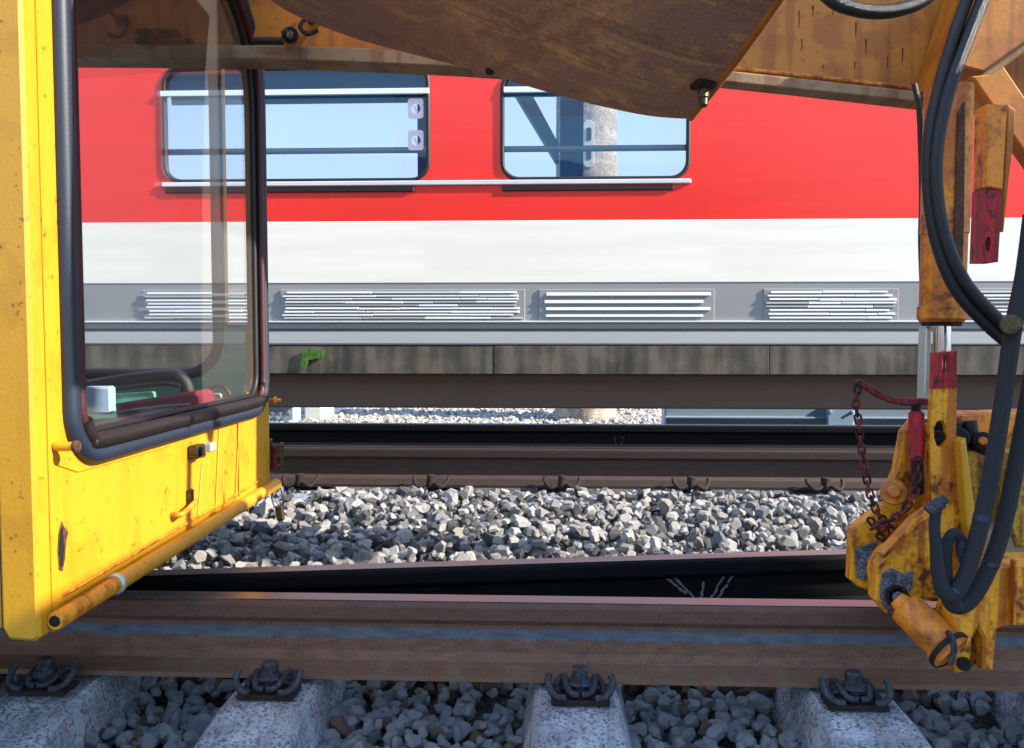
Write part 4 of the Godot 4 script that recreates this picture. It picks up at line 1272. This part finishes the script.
# ------------------------------------------------------------------ lifting gear at the right
func build_lifting_unit() -> void:
	var u := thing("lifting_gear", "oily yellow rail lifting gear with cylinder and jaws standing over the front rail at right", "lifting gear", Vector3(0.8285, 0.0581, -1.85))
	var st := begin()
	# upright cylinder: ribbed barrel, gland, rod
	lathe(st, Vector3(0.8637, 1.1633, -1.9), Vector3(0.8605, 0.6595, -1.9), [Vector2(0, 0), Vector2(0.049, 0), Vector2(0.049, 0.62), Vector2(0.0465, 0.625), Vector2(0.0465, 0.93), Vector2(0.050, 0.935), Vector2(0.050, 0.985), Vector2(0.044, 1.0), Vector2(0, 1)], 28)
	var barrel := obj("cylinder_barrel", st, M.orange_worn, u)
	st = begin()
	rod(st, Vector3(0.8604, 0.6617, -1.9), Vector3(0.8603, 0.6508, -1.9), 0.041, 22)
	obj("gland_ring", st, M.dark, barrel)
	st = begin()
	prism(st, PackedVector2Array([Vector2(-0.012, -0.2), Vector2(0.016, -0.2), Vector2(0.018, 0.14), Vector2(0.008, 0.2), Vector2(-0.01, 0.17)]), Transform3D(Basis(Vector3.UP, 0.42), Vector3(0.8667, 0.9272, -1.853)), 0.004, 0.002)
	obj("rust_patch", st, M.rust, barrel)
	st = begin()
	rod(st, Vector3(0.8616, 0.6595, -1.9), Vector3(0.8654, 0.5061, -1.9), 0.0185, 24)
	obj("piston_rod", st, M.chrome, u)
	st = begin()
	prism(st, PackedVector2Array([Vector2(0.8362, 0.6487), Vector2(0.8492, 0.6487), Vector2(0.8513, 0.4757), Vector2(0.836, 0.4756)]), facing(1.92, 0.04), 0.04, 0.003)
	obj("guide_strip", st, M.pale_metal, u)
	# flat clevis bar with a red end and a hole
	st = begin()
	var eye := with_hole(PackedVector2Array([Vector2(0.8194, 0.5932), Vector2(0.8671, 0.5975), Vector2(0.8691, 0.5189), Vector2(0.8192, 0.5167)]), PackedVector2Array([Vector2(0.8382, 0.5869), Vector2(0.8444, 0.5911), Vector2(0.8508, 0.5848), Vector2(0.8533, 0.5678), Vector2(0.8516, 0.5508), Vector2(0.8456, 0.5444), Vector2(0.8392, 0.5508), Vector2(0.8366, 0.5678)]))
	prism(st, eye, facing(1.84, 0.018), 0.018, 0.0, true)
	obj("clevis_end", st, M.red_paint, u, "red painted end of the upright bar")
	st = begin()
	prism(st, with_hole(PackedVector2Array([Vector2(0.8201, 0.5165), Vector2(0.87, 0.5188), Vector2(0.8711, 0.3969), Vector2(0.8858, 0.2354), Vector2(0.8638, 0.1918), Vector2(0.8299, 0.2023), Vector2(0.818, 0.3428), Vector2(0.8159, 0.4288)]), PackedVector2Array([Vector2(0.8301, 0.4482), Vector2(0.8426, 0.4503), Vector2(0.8514, 0.4333), Vector2(0.852, 0.4075), Vector2(0.844, 0.3925), Vector2(0.8314, 0.3945), Vector2(0.8247, 0.4117), Vector2(0.8242, 0.4331)])), facing(1.842, 0.018), 0.018, 0.0, true)
	obj("clevis_bar", st, M.yellow_worn, u)
	st = begin()
	rod(st, Vector3(0.8509, 0.417, -1.87), Vector3(0.8645, 0.4134, -1.9), 0.03, 18)
	rod(st, Vector3(0.8366, 0.415, -1.85), Vector3(0.8457, 0.4126, -1.87), 0.013, 12)
	obj("hole_pin", st, M.oily, u)
	st = begin()
	prism(st, PackedVector2Array([Vector2(0.8662, 0.4066), Vector2(0.8765, 0.4152), Vector2(0.902, 0.2446), Vector2(0.9208, 0.173), Vector2(0.9062, 0.1641), Vector2(0.8833, 0.2336)]), facing(1.81, 0.07), 0.07, 0.003)
	obj("edge_rib", st, M.yellow, u)
	# jaws
	st = begin()
	prism(st, PackedVector2Array([Vector2(0.8021, 0.4128), Vector2(0.7885, 0.3265), Vector2(0.7709, 0.2808), Vector2(0.7747, 0.2501), Vector2(0.7526, 0.2419), Vector2(0.6913, 0.1887), Vector2(0.6891, 0.0736), Vector2(0.7084, 0.0576), Vector2(0.7457, 0.0443), Vector2(0.756, 0.0859), Vector2(0.8255, 0.1671), Vector2(0.8739, 0.1859), Vector2(0.8679, 0.4289), Vector2(0.8235, 0.44)]), facing(1.94, 0.035), 0.035, 0.004)
	var jaw := obj("rear_jaw", st, M.yellow_worn, u)
	st = begin()
	prism(st, PackedVector2Array([Vector2(0.6974, 0.1461), Vector2(0.7217, 0.1556), Vector2(0.7482, 0.1673), Vector2(0.7446, 0.1306), Vector2(0.7274, 0.0982), Vector2(0.7235, 0.0706), Vector2(0.7032, 0.0795)]), facing(1.936, 0.005), 0.005, 0.002)
	obj("worn_patch", st, M.worn_steel, jaw)
	st = begin()
	tube(st, spline(PackedVector3Array([Vector3(0.7595, 0.1575, -1.93), Vector3(0.7378, 0.1321, -1.93), Vector3(0.7297, 0.0954, -1.93), Vector3(0.7437, 0.0634, -1.93)]), 5), 0.008, 8)
	obj("jaw_lip", st, M.yellow_worn, jaw)
	st = begin()
	lathe(st, Vector3(0.7709, 0.282, -1.91), Vector3(0.787, 0.2745, -1.95), [Vector2(0, 0), Vector2(0.010, 0), Vector2(0.014, 0.1), Vector2(0.015, 0.55), Vector2(0.027, 0.6), Vector2(0.03, 1), Vector2(0, 1)], 18)
	obj("rear_boss", st, M.yellow_worn, jaw)
	st = begin()
	prism(st, PackedVector2Array([Vector2(0.7968, 0.2306), Vector2(0.714, 0.1335), Vector2(0.7114, 0.0565), Vector2(0.7377, 0.026), Vector2(0.7654, 0.0286), Vector2(0.7774, 0.0618), Vector2(0.8497, 0.0583), Vector2(0.8645, 0.1462), Vector2(0.8341, 0.2614)]), facing(1.85, 0.045), 0.045, 0.005)
	jaw = obj("front_jaw", st, M.yellow_worn, u)
	st = begin()
	prism(st, PackedVector2Array([Vector2(0.7235, 0.1172), Vector2(0.7445, 0.1284), Vector2(0.7702, 0.1156), Vector2(0.7912, 0.1246), Vector2(0.7901, 0.0808), Vector2(0.7691, 0.0717), Vector2(0.7636, 0.0365), Vector2(0.7381, 0.0339), Vector2(0.7204, 0.0623)]), facing(1.846, 0.005), 0.005, 0.002)
	obj("worn_patch", st, M.worn_steel, jaw)
	st = begin()
	prism(st, PackedVector2Array([Vector2(0.8225, 0.2718), Vector2(0.7776, 0.2393), Vector2(0.7125, 0.1634), Vector2(0.7189, 0.1548), Vector2(0.7862, 0.2265), Vector2(0.8291, 0.2569)]), facing(1.82, 0.035), 0.035, 0.003)
	obj("jaw_rib", st, M.orange_worn, jaw)
	st = begin()
	lathe(st, Vector3(0.7527, 0.0684, -1.842), Vector3(0.7459, 0.0746, -1.815), [Vector2(0, 0), Vector2(0.023, 0), Vector2(0.025, 0.3), Vector2(0.023, 1), Vector2(0.017, 1), Vector2(0.017, 0.6), Vector2(0, 0.6)], 22)
	obj("bushing", st, M.oily, jaw)
	st = begin()
	rod(st, Vector3(0.756, 0.0659, -1.85), Vector3(0.7468, 0.0735, -1.812), 0.0125, 16)
	obj("jaw_pin", st, M.worn_steel, jaw)
	st = begin()
	prism(st, PackedVector2Array([Vector2(0.8488, 0.2747), Vector2(0.8915, 0.2642), Vector2(0.9265, 0.1442), Vector2(0.9014, 0.047), Vector2(0.8439, 0.0462), Vector2(0.8298, 0.187)]), facing(1.875, 0.05), 0.05, 0.004)
	obj("body_plate", st, M.orange_worn, u)
	# slanting lower cylinder
	st = begin()
	lathe(st, Vector3(0.7378, 0.075, -1.8), Vector3(0.8205, -0.013, -1.72), [Vector2(0, 0), Vector2(0.018, 0), Vector2(0.022, 0.1), Vector2(0.036, 0.14), Vector2(0.038, 0.5), Vector2(0.038, 0.78), Vector2(0.043, 0.8), Vector2(0.043, 0.96), Vector2(0.03, 1), Vector2(0, 1)], 26)
	var low := obj("lower_cylinder", st, M.orange_worn, u)
	st = begin()
	lathe(st, Vector3(0.811, -0.0026, -1.73), Vector3(0.8154, -0.0077, -1.722), [Vector2(0, 0), Vector2(0.046, 0), Vector2(0.046, 1), Vector2(0, 1)], 22)
	obj("end_ring", st, M.dark, low)
	st = begin()
	tube(st, spline(PackedVector3Array([Vector3(0.7891, 0.0463, -1.685), Vector3(0.8011, 0.0304, -1.685), Vector3(0.8036, 0.0063, -1.685), Vector3(0.7965, -0.018, -1.685)]), 5), 0.006, 8)
	obj("snap_ring", st, M.iron, low)
	# bracket with two prongs
	st = begin()
	prism(st, PackedVector2Array([Vector2(0.8205, 0.0628), Vector2(0.8446, 0.1203), Vector2(0.8825, 0.1696), Vector2(1.0228, 0.1793), Vector2(1.0269, 0.0495), Vector2(0.9291, 0.0481), Vector2(0.9058, 0.0396), Vector2(0.9003, -0.0446), Vector2(0.8786, -0.0449), Vector2(0.8788, 0.0187), Vector2(0.8684, 0.041), Vector2(0.8572, 0.0184), Vector2(0.855, -0.0474), Vector2(0.8274, -0.052), Vector2(0.8146, -0.0131)]), facing(1.72, 0.09), 0.09, 0.006)
	var br := obj("bracket", st, M.yellow_worn, u)
	st = begin()
	prism(st, PackedVector2Array([Vector2(0.8867, 0.0094), Vector2(0.9132, 0.0098), Vector2(0.913, -0.0581), Vector2(0.8907, -0.0627)]), facing(1.78, 0.03), 0.03, 0.004)
	obj("bracket_tongue", st, M.olive_worn, br)
	st = begin()
	box(st, Vector3(0.9276, 0.1205, -1.71), Vector3(0.006, 0.13, 0.02), Basis.IDENTITY, 0.002)
	obj("bracket_rib", st, M.orange_worn, br)
	st = begin()
	rod(st, Vector3(0.831, -0.0234, -1.7), Vector3(0.8407, -0.0312, -1.72), 0.014, 14)
	obj("prong_bolt", st, M.oily, br)
	# housing behind the hoses
	st = begin()
	prism(st, PackedVector2Array([Vector2(0.956, 0.3527), Vector2(1.2564, 0.364), Vector2(1.2636, 0.1444), Vector2(1.0778, 0.1521), Vector2(1.0138, 0.1031), Vector2(0.9718, 0.1896)]), facing(2.05, 0.1), 0.1, 0.006)
	var hs := obj("housing", st, M.olive_worn, u)
	st = begin()
	prism(st, PackedVector2Array([Vector2(0.9723, 0.1821), Vector2(1.2071, 0.1982), Vector2(1.2106, 0.0926), Vector2(0.9991, 0.0993)]), facing(1.96, 0.15), 0.15, 0.006)
	obj("housing_ledge", st, M.lip, hs)
	st = begin()
	prism(st, PackedVector2Array([Vector2(0.9862, 0.4366), Vector2(1.2962, 0.4476), Vector2(1.3, 0.3349), Vector2(0.9889, 0.333)]), facing(2.12, 0.08), 0.08, 0.006)
	obj("top_plate", st, M.orange_worn, u)
	var blobs := [PackedVector3Array([Vector3(0.9799, 0.4222, -2.07), Vector3(0.976, 0.3885, -2.07), Vector3(0.984, 0.3548, -2.07)]), PackedVector3Array([Vector3(1.0053, 0.4282, -2.06), Vector3(1.0109, 0.3947, -2.06), Vector3(1.0304, 0.3613, -2.06), Vector3(1.054, 0.3518, -2.06)]), PackedVector3Array([Vector3(0.9884, 0.3645, -2.07), Vector3(1.0239, 0.355, -2.07), Vector3(1.0634, 0.3649, -2.07)])]
	for i in 3:
		st = begin()
		tube(st, spline(blobs[i], 5), [0.017, 0.016, 0.011][i], 9)
		obj("valve_pipe", st, M.hose_black, u)
	st = begin()
	rod(st, Vector3(1.0168, 0.3832, -2.02), Vector3(1.0521, 0.3743, -2.09), 0.022, 16)
	rod(st, Vector3(0.9595, 0.3899, -2.02), Vector3(0.9927, 0.3812, -2.09), 0.026, 16)
	obj("valve_block", st, M.dark, u)
	st = begin()
	rod(st, Vector3(1.0128, 0.3842, -2.012), Vector3(1.0219, 0.3819, -2.03), 0.010, 12)
	obj("valve_cap", st, M.orange_worn, u)
	st = begin()
	prism(st, PackedVector2Array([Vector2(1.0482, 0.5985), Vector2(1.0617, 0.5963), Vector2(1.0601, 0.4949), Vector2(1.0466, 0.4948)]), facing(2.0, 0.02), 0.02, 0.003)
	obj("small_link", st, M.red_paint, u, "small red link behind the hoses")
	st = begin()
	prism(st, PackedVector2Array([Vector2(1.0496, 0.3267), Vector2(1.1528, 0.3319), Vector2(1.1584, 0.1566), Vector2(1.0659, 0.1488), Vector2(1.0419, 0.2126)]), facing(1.95, 0.05), 0.05, 0.005)
	obj("side_cheek", st, M.olive_worn, u)
	# locking pin with a red grip
	var pin := thing("locking_pin", "red gripped locking pin with a flat red arm, in front of the yellow jaws", "locking pin", Vector3(0.8031, 0.4133, -1.88))
	st = begin()
	rod(st, Vector3(0.7986, 0.4668, -1.87), Vector3(0.8012, 0.3578, -1.87), 0.0165, 18, 0.005)
	obj("grip", st, M.red_paint, pin)
	st = begin()
	rod(st, Vector3(0.7971, 0.4863, -1.87), Vector3(0.7976, 0.4646, -1.87), 0.010, 14)
	obj("pin_neck", st, M.oily, pin)
	st = begin()
	rod(st, Vector3(0.8022, 0.36, -1.87), Vector3(0.8061, 0.2855, -1.87), 0.0135, 14)
	obj("pin_shaft", st, M.oily, pin)
	st = begin()
	prism(st, PackedVector2Array([Vector2(0.7546, 0.4957), Vector2(0.8202, 0.4937), Vector2(0.8205, 0.4808), Vector2(0.7698, 0.4784), Vector2(0.7507, 0.4827)]), facing(1.86, 0.03), 0.03, 0.003)
	obj("pin_arm", st, M.red_chain, pin)
	st = begin()
	prism(st, PackedVector2Array([Vector2(0.7546, 0.4935), Vector2(0.7528, 0.4805), Vector2(0.7165, 0.4934), Vector2(0.6864, 0.5128), Vector2(0.6693, 0.517), Vector2(0.6648, 0.5321), Vector2(0.6774, 0.5365), Vector2(0.6989, 0.5236), Vector2(0.7247, 0.5064)]), facing(1.86, 0.015), 0.015, 0.003)
	obj("pin_arm", st, M.red_chain, pin)
	# red link hanging from the brace
	var ln := thing("hanging_link", "tapered hanging link, brown above and red below, with a hole near its tip", "link", Vector3(1.0266, 1.1531, -2.05))
	st = begin()
	prism(st, PackedVector2Array([Vector2(1.0194, 1.167), Vector2(1.0672, 1.1664), Vector2(1.0615, 0.9686), Vector2(1.0202, 0.9759)]), facing(2.05, 0.06), 0.06, 0.004)
	obj("upper_bar", st, M.orange_worn, ln)
	st = begin()
	prism(st, with_hole(PackedVector2Array([Vector2(1.0202, 0.9736), Vector2(1.0604, 0.9663), Vector2(1.0548, 0.8015), Vector2(1.0181, 0.8016)]), PackedVector2Array([Vector2(1.0237, 0.8459), Vector2(1.0279, 0.8598), Vector2(1.0348, 0.8598), Vector2(1.0376, 0.8435), Vector2(1.0334, 0.8272), Vector2(1.0265, 0.8272)])), facing(2.05, 0.06), 0.06, 0.0, true)
	obj("lower_bar", st, M.red_paint, ln, "red lower half of the link")
	st = begin()
	prism(st, PackedVector2Array([Vector2(1.0828, 1.1741), Vector2(1.1016, 1.16), Vector2(1.0974, 1.0669), Vector2(1.0775, 0.8747), Vector2(1.0782, 0.9734)]), facing(2.08, 0.03), 0.03, 0.003)
	obj("side_flange", st, M.beam, ln)

func build_hoses_and_chains() -> void:
	var hoses := [
		["pair", PackedVector3Array([Vector3(0.873, 1.3402, -1.75), Vector3(0.8587, 1.2999, -1.75), Vector3(0.8281, 1.2152, -1.75), Vector3(0.7956, 1.1181, -1.75), Vector3(0.7766, 1.0202, -1.75), Vector3(0.7749, 0.9313, -1.75), Vector3(0.7931, 0.832, -1.75), Vector3(0.8328, 0.7421, -1.75), Vector3(0.8875, 0.678, -1.75), Vector3(0.9319, 0.6359, -1.75)]), 0.0135, "hose_black", "upper black hydraulic hose of the pair curving down in front of the yellow cylinder"],
		["pair", PackedVector3Array([Vector3(0.843, 1.3448, -1.76), Vector3(0.8325, 1.3042, -1.76), Vector3(0.8055, 1.2188, -1.76), Vector3(0.7787, 1.1171, -1.76), Vector3(0.7634, 1.0225, -1.76), Vector3(0.7648, 0.9232, -1.76), Vector3(0.7821, 0.8232, -1.76), Vector3(0.8221, 0.7267, -1.76), Vector3(0.8813, 0.6581, -1.76), Vector3(0.934, 0.6116, -1.76)]), 0.0125, "hose_black", "lower black hydraulic hose of the pair curving down in front of the yellow cylinder"],
		["pair", PackedVector3Array([Vector3(0.9034, 0.8563, -1.64), Vector3(0.8922, 0.7448, -1.64), Vector3(0.875, 0.6418, -1.64), Vector3(0.8604, 0.5096, -1.64), Vector3(0.8438, 0.3762, -1.64), Vector3(0.8228, 0.2608, -1.64), Vector3(0.8008, 0.1755, -1.64), Vector3(0.7774, 0.1364, -1.64), Vector3(0.7584, 0.1439, -1.64), Vector3(0.7481, 0.1826, -1.64), Vector3(0.7431, 0.231, -1.64), Vector3(0.7393, 0.2716, -1.64), Vector3(0.7432, 0.3044, -1.64), Vector3(0.7504, 0.3141, -1.64)]), -0.0140, "hose", "thick slate hose hanging at right and looping up beside the yellow jaw, left one"],
		["pair", PackedVector3Array([Vector3(0.9571, 0.793, -1.66), Vector3(0.939, 0.6608, -1.66), Vector3(0.9176, 0.5082, -1.66), Vector3(0.8973, 0.3733, -1.66), Vector3(0.8762, 0.2566, -1.66), Vector3(0.8502, 0.1742, -1.66), Vector3(0.8195, 0.1188, -1.66), Vector3(0.7913, 0.1066, -1.66), Vector3(0.7754, 0.134, -1.66), Vector3(0.7702, 0.187, -1.66), Vector3(0.7729, 0.2302, -1.66), Vector3(0.7857, 0.2499, -1.66), Vector3(0.7993, 0.2363, -1.66), Vector3(0.8039, 0.2051, -1.66)]), -0.0140, "hose", "thick slate hose hanging at the right edge, the outer one ending in a small loop"],
		["one", PackedVector3Array([Vector3(0.5681, 1.4004, -1.9), Vector3(0.6115, 1.3532, -1.9), Vector3(0.6586, 1.3335, -1.9), Vector3(0.7139, 1.3263, -1.9), Vector3(0.7666, 1.3339, -1.9), Vector3(0.8105, 1.3543, -1.9), Vector3(0.8494, 1.3956, -1.9)]), 0.0155, "hose_black", "black hose sagging into the top edge in front of the orange beam"],
		["one", PackedVector3Array([Vector3(0.8185, 1.1923, -1.97), Vector3(0.8308, 1.1392, -1.97), Vector3(0.8374, 1.0461, -1.97), Vector3(0.8422, 0.9347, -1.97), Vector3(0.8422, 0.8452, -1.97), Vector3(0.8498, 0.71, -1.97)]), 0.0065, "hose_black", "thin black cable running down left of the yellow cylinder"],
	]
	for h: Array in hoses:
		var st := begin()
		var path := spline(h[1], 7)
		var radii := PackedFloat32Array()
		for i in path.size(): radii.append(absf(h[2]) * (1.0 if h[2] > 0.0 else lerpf(1.1, 0.72, smoothstep(0.55, 0.85, float(i) / path.size()))))
		tube(st, path, 0.01, 12, false, radii)
		var hose := obj("hydraulic_hose" if absf(h[2]) > 0.01 else "cable", st, M[h[3]])
		if h[2] < 0.0:      # crimped end fitting and a worn sleeve
			var e := path[path.size() - 1]
			var back := (path[path.size() - 1] - path[path.size() - 3]).normalized()
			st = begin()
			lathe(st, e - back * 0.03, e + back * 0.012, [Vector2(0, 0), Vector2(0.0125, 0), Vector2(0.0125, 0.3), Vector2(0.0115, 0.34), Vector2(0.0125, 0.38), Vector2(0.0125, 0.7), Vector2(0.009, 0.75), Vector2(0.009, 1), Vector2(0, 1)], 12)
			obj("end_fitting", st, M.iron, hose)
			for f: float in [0.36, 0.52]:
				var q := int(path.size() * f)
				st = begin()
				tube(st, PackedVector3Array([path[q], path[q].lerp(path[q + 1], 0.8)]), 0.0162, 12)
				obj("hose_band", st, M.rubber_blue, hose)
		tag(hose, h[4], "hose" if absf(h[2]) > 0.01 else "cable", "hydraulic hoses" if absf(h[2]) > 0.01 else "")
	var st2 := begin()
	rod(st2, Vector3(0.8498, 0.6509, -1.6), Vector3(0.8923, 0.6514, -1.68), 0.019, 18)
	tag(obj("hose_clamp", st2, M.brass), "small yellowish round clamp where the black hoses meet the slate hose", "clamp")
	chain("rusty red chain hanging from the pin arm down to the yellow jaw", spline(PackedVector3Array([Vector3(0.6694, 0.5149, -1.86), Vector3(0.6658, 0.4802, -1.86), Vector3(0.6731, 0.4369, -1.86), Vector3(0.6782, 0.3934, -1.86), Vector3(0.6854, 0.3564, -1.86), Vector3(0.6926, 0.3172, -1.86), Vector3(0.6996, 0.2866, -1.86), Vector3(0.7132, 0.2517, -1.86), Vector3(0.7308, 0.2277, -1.86)]), 8))
	chain("short dark chain sagging between the locking pin and the jaw tip", spline(PackedVector3Array([Vector3(0.7916, 0.3602, -1.84), Vector3(0.7904, 0.3214, -1.84), Vector3(0.7848, 0.2911, -1.84), Vector3(0.7666, 0.2585, -1.84), Vector3(0.7418, 0.2367, -1.84), Vector3(0.7146, 0.2255, -1.84), Vector3(0.6937, 0.2123, -1.84)]), 8))
	chain("oily heap of chain links lying on the rear jaw", spline(PackedVector3Array([Vector3(0.7204, 0.2163, -1.9), Vector3(0.7382, 0.1986, -1.9), Vector3(0.7554, 0.2122, -1.9), Vector3(0.7645, 0.1921, -1.9), Vector3(0.7473, 0.1807, -1.9), Vector3(0.7297, 0.1895, -1.9)]), 6))

func chain(label: String, path: PackedVector3Array) -> void:
	var c := thing("chain", label, "chain", path[0])
	var step := 0.0165
	var pos := 0.0
	var k := 0
	var cum := 0.0
	for i in path.size() - 1:
		var l := path[i].distance_to(path[i + 1])
		while pos <= cum + l:
			var p := path[i].lerp(path[i + 1], (pos - cum) / l)
			var t := (path[i + 1] - path[i]).normalized()
			var w := t.cross(Vector3.BACK).normalized().rotated(t, 0.35 + (PI / 2 if k % 2 else 0.0) + rng.randf_range(-0.25, 0.25))
			var pts := PackedVector3Array()
			for j in 12:
				var a := TAU * j / 12
				pts.append(p + t * (cos(a) * 0.0068 + signf(cos(a)) * 0.0048) + w * sin(a) * 0.0068)
			var st := begin()
			tube(st, pts, 0.0028, 6, true)
			obj("link", st, M.red_chain if (k * 7) % 3 else M.rust_dark, c)
			k += 1
			pos += step
		cum += l
